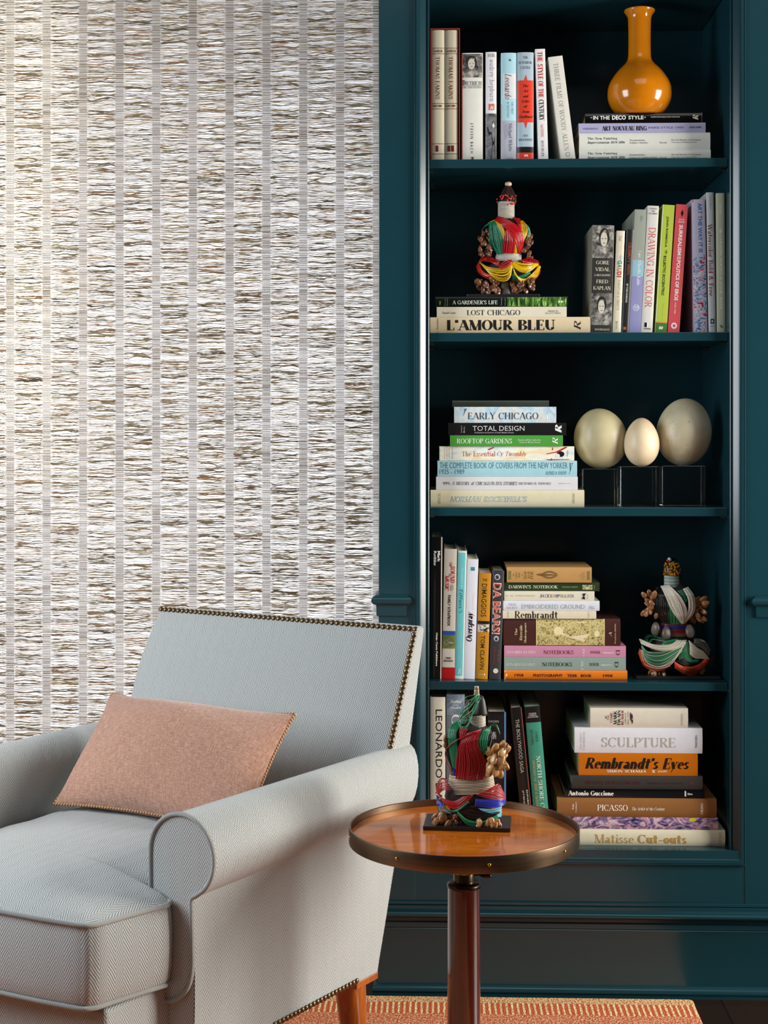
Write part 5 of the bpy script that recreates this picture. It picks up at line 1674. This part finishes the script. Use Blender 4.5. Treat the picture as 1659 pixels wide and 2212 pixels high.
class Doll:
    """a standing beaded figure drawn from crop pixels; x right, y down in the crop, d towards the viewer"""
    def __init__(s, name, label, origin, crop0, scale, base_px, mpp, halfw, dk, group):
        s.root = empty(name, origin, label, 'beaded figure', group)
        s.sc, s.bx, s.by, s.m = scale, base_px[0], base_px[1], mpp / scale
        s.halfw, s.dk = halfw, dk
        s.rnd = random.Random(hash(label) % 1000 if False else len(label))
        s.shells = None

    def hw(s, y):
        return interp(s.halfw, y)

    def p(s, x, y, lift=0.0):
        h = s.hw(y)
        u = (x - s.bx) / h
        d = s.dk * h * sqrt(max(.02, 1 - u * u)) if abs(u) < 1 else s.dk * h * .14
        return Vector(((x - s.bx) * s.m, -(d + lift) * s.m, (s.by - y) * s.m))

    def strand(s, pts, color, r, lift=0.0):
        cur = catmull(pts, 26)
        P_ = [s.p(x, y, lift) for x, y in cur]
        L = [0]
        for a, b in zip(P_, P_[1:]):
            L.append(L[-1] + (b - a).length)
        rad = r * .88 * s.m
        step = rad * 1.08
        n = max(4, int(L[-1] / step))
        out, rr = [], []
        j = 0
        for i in range(n + 1):
            t = L[-1] * i / n
            while j < len(L) - 2 and L[j + 1] < t:
                j += 1
            f = (t - L[j]) / max(1e-9, L[j + 1] - L[j])
            out.append(P_[j] + (P_[j + 1] - P_[j]) * f)
            rr.append(rad if i % 2 else rad * .45)
        V, Fc, _ = tubevf(out, rr, 6)
        return mk('bead_strand', V, Fc, bead_mat(color), s.root, True)

    def bunch(s, A, B, n, color, r=6.0, lift=0.0, jit=4.0):
        cols = color if isinstance(color, (list, tuple)) else [color]
        n = n if n < 4 else int(n * 1.25)
        for i in range(n):
            t = i / max(1, n - 1)
            t = min(1, max(0, t + s.rnd.uniform(-.3, .3) / n))
            jx, jy = s.rnd.uniform(-jit, jit), s.rnd.uniform(-jit, jit)
            pts = []
            for k, (a, b) in enumerate(zip(A, B)):
                e = 1 if 0 < k < len(A) - 1 else .3
                pts.append((a[0] + (b[0] - a[0]) * t + jx * e + s.rnd.uniform(-1, 1) * jit * .4 * e, a[1] + (b[1] - a[1]) * t + jy * e))
            s.strand(pts, cols[i % len(cols)], r, lift + s.rnd.uniform(0, 5) + 6 * sin(pi * t))

    def rings(s, xc, y0, y1, n, rx0, rx1, color, name='bead_coil', slant=0.0, sag=0.0, dk=.85, r=None):
        """closed coils of beads around the body"""
        cols = color if isinstance(color, (list, tuple)) else [color]
        rr = r or (y1 - y0) / n / 2 * 1.08
        for i in range(n):
            f = (i + .5) / n
            y = y0 + (y1 - y0) * f
            rx = rx0 + (rx1 - rx0) * f
            nb = max(14, int(2 * pi * rx / (rr * 1.9)))
            pts, rad = [], []
            for k in range(nb * 2):
                a = 2 * pi * k / (nb * 2)
                pts.append(Vector(((xc - s.bx + rx * cos(a)) * s.m, rx * dk * sin(a) * s.m, (s.by - y - slant * cos(a) + sag * min(0, sin(a))) * s.m)))
                rad.append(rr * s.m * (1.0 if k % 2 else .5))
            V, Fc, _ = tubevf(pts, rad, 6, True)
            mk(name, V, Fc, bead_mat(cols[i % len(cols)]), s.root, True)

    def lathe(s, name, xc, prof, mat, seg=32, ydk=.85, d0=0):
        """prof: list of (y, r) in crop pixels"""
        o = lathe(name, [(r * s.m, (s.by - y) * s.m) for y, r in prof], mat, s.root, seg, cap=True)
        for v in o.data.vertices:
            v.co.y *= ydk
            v.co.x += (xc - s.bx) * s.m
            v.co.y -= d0 * s.m
        return o

    def shell(s, x, y, d, size, rot, mat, aspect=1.6):
        """cowrie-like shell with a slit along its face"""
        if s.shells is None or s.shells.data.materials[0] != mat:
            V, Fc = [], []
            nu, nv = 12, 9
            for j in range(nv + 1):
                b = -pi / 2 + pi * j / nv
                for i in range(nu):
                    a = 2 * pi * i / nu
                    x_, y_, z_ = cos(b) * cos(a), cos(b) * sin(a), sin(b)
                    gro = .30 * math.exp(-(x_ / .22) ** 2) * (1 if y_ < 0 else 0)
                    V.append((x_ * (1 - .16 * z_), y_ * .72 + gro, z_ * aspect))
            for j in range(nv):
                for i in range(nu):
                    i2 = (i + 1) % nu
                    Fc.append((j * nu + i, j * nu + i2, (j + 1) * nu + i2, (j + 1) * nu + i))
            o = mk('shell', V, Fc, mat, s.root, True)
            s.shells = o
        else:
            o = link(s.shells.copy(), s.root)
        k = size * s.m
        o.location = ((x - s.bx) * s.m, -d * s.m, (s.by - y) * s.m)
        o.scale = (k, k, k)
        o.rotation_euler = (s.rnd.uniform(-.5, .5), radians(rot), s.rnd.uniform(-.7, .7))
        return o

    def cluster(s, x0, x1, y0, y1, n, size, mat, spread, d0=20, hub=None):
        for i in range(n):
            x = s.rnd.uniform(x0, x1)
            y = s.rnd.uniform(y0, y1)
            if hub:
                rot = math.degrees(math.atan2(x - hub[0], -(y - hub[1])))
            else:
                rot = s.rnd.uniform(-spread, spread)
            s.shell(x, y, s.rnd.uniform(d0 - 40, d0 + 60), size * s.rnd.uniform(.8, 1.15), rot, mat)


BLACKB = M('#17181a', .35)
WOODD = M('#241712', .55, grain=.2, gscale=80)
SHELL1 = M('#6a4128', .3, coat=.3, grain=.35, gscale=60)
SHELL2 = M('#8d5f38', .3, coat=.3, grain=.35, gscale=60)
SHELL3 = M('#b98a55', .35, coat=.3, grain=.3, gscale=60)
GREYSH = M('#5d574c', .35, grain=.25, gscale=60)
REDB, YELB, GRNB, WHTB, ORGB, BLKB, BLUB = '#b8141d', '#d8b00c', '#17805a', '#cfc8b6', '#d24a0c', '#0b0b0d', '#1d2a9a'


def base_plate(d, x0, x1, ytop, ybot, depth):
    """black metal stand the figure is fixed to"""
    a, b = (x0 - d.bx) * d.m, (x1 - d.bx) * d.m
    th = (ybot - ytop) * d.m
    o = box('base_plate', a, b, -depth / 2, depth / 2, 0, th, BLACKB, d.root, .0012)
    return th


# --- red, green and yellow figure on the books
yD = 3.672
mD = (PY(1140, 630, yD) - PY(1040, 630, yD)).x / 100 * 1.025
oD = PY(900 + 930 / 4.74, 636, yD)
d1 = Doll('beaded_figure', 'beaded figure of red, green and yellow strands on three books on the second shelf', (oD.x, yD, z2 + .0003), None, 4.74, (930, 1258), mD,
          [(440, 80), (480, 150), (540, 235), (620, 245), (700, 225), (780, 170), (830, 130), (880, 140), (920, 300), (980, 325), (1060, 325), (1110, 270), (1200, 160)], .62, 'beaded figures')
d1.m_fix = None
base_plate(d1, 520, 1242, 1232, 1258, .075)
d1.lathe('body', 930, [(1232, 60), (1200, 70), (1120, 60), (1040, 200), (960, 250), (900, 130), (850, 118), (790, 140), (700, 195), (600, 215), (530, 190), (480, 110), (440, 68), (300, 66), (290, 60)], WOODD, 32, .58)
d1.lathe('foot_block', 905, [(1232, 60), (1222, 62), (1160, 55), (1110, 50)], M('#4a4038', .5), 24, .7, 90)
d1.rings(917, 298, 470, 14, 78, 78, WHTB, slant=3)
d1.lathe('headdress', 935, [(296, 82), (240, 74), (180, 48), (130, 20), (112, 8)], M('#2c150b', .7, grain=.3, gscale=200), 24, .85)
for k in range(40):
    a = 2 * pi * k / 40
    d_ = []
    for y, r in ((118, 10), (170, 44), (230, 72), (285 + d1.rnd.uniform(-20, 22), 86)):
        d_.append(Vector(((935 - d1.bx + r * cos(a)) * d1.m, r * .85 * sin(a) * d1.m, (d1.by - y) * d1.m)))
    tube('hair_strand', [Vector(q) for q in catmull([tuple(q) for q in d_], 8)], 2.6 * d1.m, M('#3a1c0e', .6), d1.root, 5)
lathe('top_bead', [(0, 0), (26 * d1.m, 4 * d1.m), (36 * d1.m, 20 * d1.m), (30 * d1.m, 38 * d1.m), (12 * d1.m, 46 * d1.m), (0, 46 * d1.m)], M('#cdb49a', .4), d1.root, 20, ((938 - d1.bx) * d1.m, 0, (d1.by - 140) * d1.m), cap=False)


def dots(d, name, spots, r, color, rnd_n=0, box_=None, depth=60, mat=None):
    proto = None
    for k in range(len(spots) + rnd_n):
        if k < len(spots):
            x, y = spots[k]
        else:
            x, y = d.rnd.uniform(box_[0], box_[1]), d.rnd.uniform(box_[2], box_[3])
        if proto is None:
            proto = lathe(name, [(0, -1), (.7, -.7), (1, 0), (.7, .7), (0, 1)], mat or bead_mat(color), d.root, 10, cap=False)
            o = proto
        else:
            o = link(proto.copy(), d.root)
        o.scale = (r * d.m,) * 3
        dx = (x - (box_[0] + box_[1]) / 2) / max(1, (box_[1] - box_[0]) / 2) if box_ else 0
        o.location = ((x - d.bx) * d.m, -depth * sqrt(max(.05, 1 - dx * dx)) * d.m, (d.by - y) * d.m)


dots(d1, 'hair_bead', [(825, 272), (828, 300), (870, 275), (885, 245), (905, 240), (940, 268), (955, 275), (968, 255), (985, 270), (1008, 298), (985, 325), (1000, 318), (970, 318), (925, 292), (930, 335)], 10, '#c21f18', 8, (820, 1015, 235, 335), 84)
d1.cluster(640, 775, 590, 835, 36, 20, SHELL1, 35, 40)
d1.cluster(1075, 1180, 630, 860, 26, 20, SHELL1, 35, 40)
d1.cluster(610, 855, 1070, 1212, 34, 22, SHELL1, 40, 130)
d1.cluster(965, 1185, 1095, 1210, 30, 22, SHELL1, 40, 130)
d1.bunch([(668, 585), (700, 550), (755, 520)], [(690, 560), (715, 530), (770, 500)], 3, GRNB, 6)
d1.bunch([(735, 515), (765, 495), (800, 490)], [(750, 505), (775, 490), (800, 480)], 2, YELB, 6)
d1.bunch([(752, 505), (742, 600), (752, 710), (835, 830)], [(805, 510), (850, 620), (880, 740), (872, 830)], 10, GRNB, 6.6, 4)
d1.bunch([(800, 505), (850, 590), (885, 690)], [(830, 500), (880, 560), (905, 640)], 5, YELB, 6.2, 6)
d1.bunch([(1048, 500), (1060, 600), (1088, 690)], [(1075, 490), (1118, 560), (1112, 650)], 6, YELB, 6.2, 4)
d1.bunch([(1110, 530), (1125, 640), (1072, 800)], [(1140, 560), (1152, 650), (1092, 780)], 5, GRNB, 6.2)
d1.bunch([(990, 700), (985, 760), (985, 820)], [(1005, 720), (1025, 760), (1027, 820)], 5, YELB, 6.2, 8)
d1.bunch([(905, 600), (890, 700), (880, 825)], [(965, 600), (1000, 700), (985, 825)], 8, REDB, 6.8, 14)
d1.bunch([(990, 465), (1020, 530), (1045, 610)], [(1050, 470), (1055, 530), (1062, 600)], 5, REDB, 6.6, 10)
d1.bunch([(800, 490), (880, 560), (960, 640), (1010, 720), (1040, 820)], [(830, 445), (950, 505), (1040, 580), (1085, 680), (1060, 820)], 13, REDB, 6.8, 20)
d1.rings(938, 818, 898, 6, 126, 126, '#d6d2c6', slant=5, dk=.75)
d1.bunch([(960, 1040), (1050, 1060), (1140, 1010)], [(970, 1080), (1060, 1080), (1160, 1040)], 4, GRNB, 6)
d1.bunch([(845, 905), (745, 838), (665, 862), (620, 960)], [(835, 960), (760, 915), (700, 885), (645, 905)], 9, REDB, 6.6, 10)
d1.bunch([(618, 940), (640, 1010), (720, 1072), (800, 1090)], [(640, 905), (680, 1000), (770, 1045), (860, 1000)], 7, ['#c0301a', REDB, '#c9431a'], 6.2, 12)
d1.bunch([(645, 905), (720, 965), (830, 990), (910, 980), (962, 940)], [(690, 965), (790, 1075), (880, 1112), (945, 1080), (968, 965)], 10, YELB, 6.6, 20)
d1.bunch([(835, 965), (885, 920), (962, 890)], [(850, 990), (920, 970), (968, 925)], 6, REDB, 6.4, 26)
d1.bunch([(1060, 885), (1150, 862), (1232, 890)], [(1070, 920), (1160, 920), (1245, 925)], 6, REDB, 6.4, 6)
d1.bunch([(968, 905), (1060, 935), (1150, 935), (1222, 920)], [(970, 960), (1040, 1010), (1130, 1010), (1235, 930)], 9, YELB, 6.6, 18)
d1.bunch([(1225, 935), (1205, 1015), (1120, 1085)], [(1252, 940), (1245, 1020), (1190, 1098)], 6, ORGB, 6.2, 14)
d1.bunch([(972, 970), (1010, 1060), (1100, 1085), (1190, 1010), (1240, 940)], [(985, 1040), (1050, 1110), (1110, 1108), (1205, 1060), (1256, 950)], 6, YELB, 6.4, 26)

# --- black, white and green figure on the fourth shelf
yD = 3.68
mD = (PY(1510, 1466, yD) - PY(1410, 1466, yD)).x / 100
oD = PY(1330 + 655 / 5.043, 1471, yD)
d2 = Doll('beaded_figure', 'beaded figure of black, white and green strands standing on the fourth shelf', (oD.x, yD, SH[4] + .0003), None, 5.043, (655, 1468), mD,
          [(440, 90), (480, 180), (560, 265), (680, 275), (780, 250), (860, 175), (930, 165), (1010, 180), (1060, 400), (1160, 420), (1280, 410), (1340, 370), (1420, 250)], .55, 'beaded figures')
base_plate(d2, 205, 1110, 1436, 1468, .085)
d2.lathe('body', 650, [(1436, 70), (1400, 80), (1340, 120), (1240, 260), (1140, 280), (1050, 190), (1010, 150), (930, 140), (870, 145), (780, 205), (660, 235), (560, 225), (490, 140), (450, 78), (350, 70)], WOODD, 32, .55)
d2.rings(612, 352, 505, 13, 80, 80, ['#a9c4c4', '#cfdcd6', '#9fb0ac'], slant=0)
d2.lathe('headdress', 612, [(352, 98), (310, 94), (250, 84), (212, 55), (200, 30)], M('#5a3510', .45, grain=.4, gscale=160), 28, .85)
dots(d2, 'hair_bead', [], 12, '#b8860f', 46, (515, 708, 215, 345), 88, M('#b8830c', .2, .6))
lathe('brass_disc', [(0, -6 * d2.m), (50 * d2.m, -6 * d2.m), (52 * d2.m, 0), (50 * d2.m, 6 * d2.m), (0, 6 * d2.m)], M('#75643c', .35, 1.0), d2.root, 28, ((603 - d2.bx) * d2.m, -10 * d2.m, (d2.by - 196) * d2.m), cap=False).rotation_euler = (.5, -.4, 0)
lathe('top_bead', [(0, 0), (22 * d2.m, 4 * d2.m), (24 * d2.m, 36 * d2.m), (0, 42 * d2.m)], M('#e6e0d2', .3), d2.root, 16, ((592 - d2.bx) * d2.m, -36 * d2.m, (d2.by - 194) * d2.m), cap=False).rotation_euler = (0.2, -.9, 0)
lathe('red_tip', [(0, 0), (15 * d2.m, 4 * d2.m), (13 * d2.m, 26 * d2.m), (0, 32 * d2.m)], M('#c2351a', .3), d2.root, 14, ((572 - d2.bx) * d2.m, -52 * d2.m, (d2.by - 194) * d2.m), cap=False).rotation_euler = (0.3, -1.1, 0)
d2.cluster(285, 450, 550, 800, 26, 30, SHELL2, 50, 40, (400, 680))
d2.cluster(800, 965, 600, 860, 24, 30, SHELL2, 50, 40, (800, 700))
d2.cluster(330, 520, 1385, 1425, 9, 24, SHELL2, 30, 90)
d2.cluster(860, 950, 1375, 1420, 5, 24, SHELL2, 30, 60)
d2.bunch([(450, 480), (385, 590), (410, 740), (530, 865)], [(525, 500), (545, 620), (548, 760), (570, 875)], 14, ['#0b0b0d', '#151516'], 7, 6)
d2.bunch([(655, 510), (690, 560), (740, 640)], [(705, 500), (735, 560), (750, 620)], 5, GRNB, 6.6, 6)
d2.bunch([(545, 640), (560, 760), (575, 880)], [(650, 700), (680, 820), (690, 875)], 9, ['#2c9160', '#1f7a4c'], 7, 6)
d2.bunch([(715, 490), (765, 600), (765, 720), (700, 875)], [(770, 475), (825, 580), (830, 740), (735, 870)], 10, ['#d9d2c0', '#e3dccb'], 7, 12)
d2.bunch([(485, 470), (530, 600), (590, 730), (700, 870)], [(570, 455), (690, 580), (752, 720), (728, 860)], 15, ['#e3dccb', '#cfc7b2', '#d9d4c8'], 7, 20)
d2.rings(655, 878, 1024, 9, 160, 164, ['#8c2a1c', '#2a3a8a', '#1f2f86', '#2b3f9a', '#a01a18', '#a8141a', '#7a6248', '#8a7656', '#6a5a3c'], dk=.62)
for x, y, r_ in ((425, 935, 0), (533, 972, 8), (790, 950, -14)):
    d2.shell(x, y, 70 if x < 450 else 128, 54, r_, GREYSH, 1.45)
d2.bunch([(740, 1040), (770, 1150), (800, 1240), (870, 1250)], [(680, 1080), (650, 1230), (720, 1298), (860, 1292)], 16, ['#2c9160', '#1f7a4c'], 6.8, 4)
d2.bunch([(300, 1060), (350, 1010), (430, 1010), (500, 1030)], [(330, 1090), (380, 1050), (440, 1050), (520, 1060)], 4, '#15603a', 6.4, 0)
d2.bunch([(470, 1090), (500, 1050), (560, 1040), (640, 1030)], [(490, 1110), (520, 1080), (580, 1070), (660, 1050)], 4, ['#2c9160', '#1f7a4c'], 6.4, 4)
d2.bunch([(252, 1150), (312, 1262), (430, 1300), (570, 1262)], [(240, 1200), (300, 1345), (430, 1392), (560, 1320)], 13, ORGB, 6.8, 6)
d2.bunch([(268, 1110), (330, 1170), (480, 1160), (640, 1100)], [(272, 1190), (350, 1305), (480, 1318), (690, 1150)], 19, ['#1f7a4c', '#cfc8b6', '#2c9160', '#1f7a4c'], 6.8, 12)
d2.bunch([(265, 1160), (300, 1300), (410, 1345), (530, 1320), (610, 1240), (725, 1060)], [(270, 1150), (310, 1280), (410, 1325), (520, 1300), (600, 1220), (715, 1060)], 2, '#d9d4c8', 6.8, 18)
d2.bunch([(640, 1040), (560, 1085), (400, 1095), (250, 1048)], [(742, 1040), (650, 1120), (450, 1150), (268, 1095)], 10, ['#e3dccb', '#cfc7b2'], 7, 20)
d2.bunch([(835, 1030), (940, 1060), (1005, 1160)], [(800, 1095), (900, 1125), (985, 1215)], 12, ['#8f8a7c', '#17171a', '#6b675c'], 6.8, 0)
d2.bunch([(690, 1230), (760, 1270), (850, 1268), (960, 1235)], [(620, 1262), (740, 1325), (860, 1322), (965, 1245)], 9, '#0b0b0d', 6.8, 10)
d2.bunch([(598, 1262), (700, 1318), (840, 1312), (965, 1228)], [(610, 1335), (740, 1418), (865, 1412), (975, 1275)], 15, ORGB, 6.8, 18)
d2.bunch([(965, 1240), (1010, 1250), (1040, 1250), (970, 1340)], [(970, 1270), (1000, 1290), (1030, 1280), (990, 1330)], 4, ['#a8141a', '#17171a'], 6.4, 10)
d2.bunch([(762, 1045), (850, 1125), (920, 1170), (985, 1245)], [(770, 1185), (825, 1230), (905, 1238), (985, 1255)], 15, ['#e3dccb', '#cfc7b2'], 7, 16)

# --- green, red and blue figure on the side table
Od = PZ(1016, 1782, ZTOP)
mD = Od.y / cos(TH) / F * 1.0
d3 = Doll('beaded_figure', 'beaded figure of red, green and blue strands standing on the round side table', (Od.x, Od.y, ZTOP + .0004), None, 5.184, (620, 1660), mD,
          [(420, 100), (500, 170), (580, 270), (680, 305), (800, 300), (950, 270), (1060, 240), (1130, 255), (1180, 390), (1280, 400), (1400, 395), (1500, 370), (1600, 330)], .55, 'beaded figures')
wb = (1085 - 100) * d3.m
bp_ = box('base_plate', (110 - d3.bx) * d3.m, (1072 - d3.bx) * d3.m, -.046, .046, 0, .0068, BLACKB, d3.root, .0012)
d3.lathe('body', 620, [(1610, 110), (1560, 200), (1450, 250), (1350, 290), (1250, 270), (1180, 235), (1080, 215), (950, 240), (800, 262), (680, 262), (590, 230), (530, 150), (490, 92), (430, 88)], WOODD, 32, .55)
d3.root.rotation_euler = (0, 0, radians(-4))
d3.rings(690, 430, 600, 10, 92, 96, ['#c9c0ae', '#d6cfc0'], slant=-14)
d3.lathe('wooden_cap', 735, [(432, 74), (410, 76), (330, 62), (270, 50), (222, 30), (212, 10)], M('#2b2724', .5, grain=.25, gscale=60), 28, .9)
d3.rings(690, 110, 215, 5, 14, 24, ['#d8c9b0', '#b98f66'], 'bead_coil')
gl = '#2c8256'
for A in ([(700, 190), (610, 290), (520, 380), (510, 430), (570, 420), (650, 350), (700, 230)], [(715, 180), (600, 320), (530, 440), (520, 520), (590, 520), (640, 420), (720, 210)], [(720, 210), (640, 290), (560, 330), (540, 400), (600, 400), (690, 300), (740, 230)], [(690, 200), (600, 260), (560, 340), (520, 410), (540, 470), (620, 450), (730, 240)], [(740, 220), (660, 330), (640, 430), (590, 530), (530, 540), (500, 480), (560, 380)], [(710, 140), (690, 180), (640, 240), (570, 250), (580, 210), (650, 190), (700, 180)], [(730, 200), (660, 260), (600, 330), (550, 420), (505, 450), (510, 400), (560, 330)], [(690, 210), (640, 300), (580, 360), (530, 400), (560, 440), (640, 400), (690, 300)], [(720, 230), (650, 350), (600, 440), (560, 500), (540, 480), (590, 380), (660, 280)]):
    d3.strand([(x, y) for x, y in A], d3.rnd.choice([gl, '#3f9468', '#7fae8a', gl]), 8.2, 75 + d3.rnd.uniform(0, 25))
d3.cluster(240, 425, 1510, 1606, 18, 36, SHELL2, 40, 165)
d3.cluster(715, 945, 1548, 1608, 18, 36, SHELL3, 40, 205)
d3.cluster(450, 610, 1500, 1590, 9, 32, SHELL1, 50, 160)
d3.cluster(820, 1020, 730, 1050, 22, 42, SHELL3, 50, 110, (900, 880))
d3.cluster(345, 385, 680, 760, 3, 34, SHELL3, 40, 40)
for x, y, r_ in ((905, 760, 4), (980, 800, 40), (965, 890, 25), (890, 880, 0), (905, 1010, -8), (850, 990, 30), (965, 960, 70)):
    d3.shell(x, y, 190, 44, r_, SHELL3, 1.7)
d3.bunch([(395, 570), (345, 690), (360, 860), (420, 1020)], [(430, 560), (395, 690), (400, 860), (440, 1060)], 5, '#0b0b0d', 8, 0)
d3.bunch([(415, 920), (430, 1000), (440, 1090)], [(440, 930), (455, 1010), (465, 1095)], 4, BLUB, 8, 4)
d3.bunch([(470, 490), (390, 570), (385, 720), (430, 1000)], [(535, 500), (470, 620), (490, 800), (470, 1020)], 13, ['#1b8055', '#15714a'], 8.4, 6)
d3.bunch([(840, 550), (900, 545), (935, 590)], [(850, 530), (910, 535), (950, 640)], 5, ['#3c8a5c', '#0b0b0d'], 8, 0)
d3.bunch([(875, 600), (820, 740), (790, 930)], [(905, 610), (890, 740), (815, 920)], 7, '#0b0b0d', 8.2, 6)
d3.bunch([(760, 580), (712, 690), (758, 850)], [(850, 545), (815, 660), (795, 840)], 9, ['#1b8055', '#23895d'], 8.4, 8)
d3.bunch([(510, 540), (505, 610), (520, 690)], [(590, 560), (560, 620), (545, 680)], 5, REDB, 8.4, 6)
RD3 = ['#ad1f28', '#b8262c', '#9c1822']
d3.bunch([(600, 600), (510, 740), (475, 920), (465, 1120)], [(745, 560), (705, 720), (805, 950), (765, 1120)], 24, RD3, 8.8, 16)
d3.bunch([(700, 585), (480, 680), (355, 810), (365, 950), (430, 1075)], [(690, 600), (500, 690), (375, 820), (375, 950), (440, 1080)], 1, REDB, 8.2, 30)
d3.rings(630, 1085, 1290, 12, 235, 262, ['#c9b79c', '#bba688', '#d3c5ae'], slant=-18, dk=.6, sag=0)
d3.bunch([(380, 1150), (290, 1150), (240, 1250)], [(395, 1235), (330, 1245), (262, 1310)], 8, RD3, 8.4, 6)
d3.bunch([(245, 1315), (270, 1365), (335, 1405)], [(250, 1410), (290, 1440), (345, 1440)], 6, BLUB, 8.2, 6)
d3.bunch([(255, 1440), (330, 1470), (430, 1460)], [(270, 1500), (340, 1520), (480, 1490)], 8, '#0b0b0d', 8.2, 4)
d3.bunch([(510, 1440), (650, 1395), (800, 1440), (955, 1465)], [(490, 1475), (610, 1560), (800, 1560), (955, 1490)], 16, '#121216', 8.4, 14)
d3.bunch([(485, 1455), (600, 1545), (760, 1565), (925, 1500)], [(500, 1490), (600, 1600), (760, 1605), (935, 1530)], 9, ['#1f8355', '#349063'], 8.2, 40)
d3.bunch([(715, 1418), (850, 1440), (972, 1418)], [(760, 1450), (860, 1505), (965, 1545)], 9, ['#5fb3cf', '#7cc6da'], 8.2, 14)
d3.bunch([(690, 1318), (820, 1328), (960, 1325), (1010, 1390)], [(680, 1392), (800, 1405), (930, 1412), (1012, 1402)], 9, ['#2a38b8', '#333fc8'], 8.2, 12)
d3.bunch([(320, 1350), (360, 1440), (470, 1452), (600, 1340)], [(325, 1365), (370, 1455), (480, 1465), (620, 1350)], 3, '#1b8055', 8, 24)
d3.bunch([(245, 1285), (330, 1335), (450, 1350), (560, 1290)], [(330, 1370), (430, 1435), (540, 1405), (660, 1270)], 12, RD3, 8.4, 20)
d3.bunch([(845, 1205), (940, 1175), (975, 1230), (1000, 1290)], [(700, 1265), (820, 1305), (950, 1335), (1003, 1345)], 12, ['#b5343c', '#a51d26', '#c04a4e'], 8.4, 18)
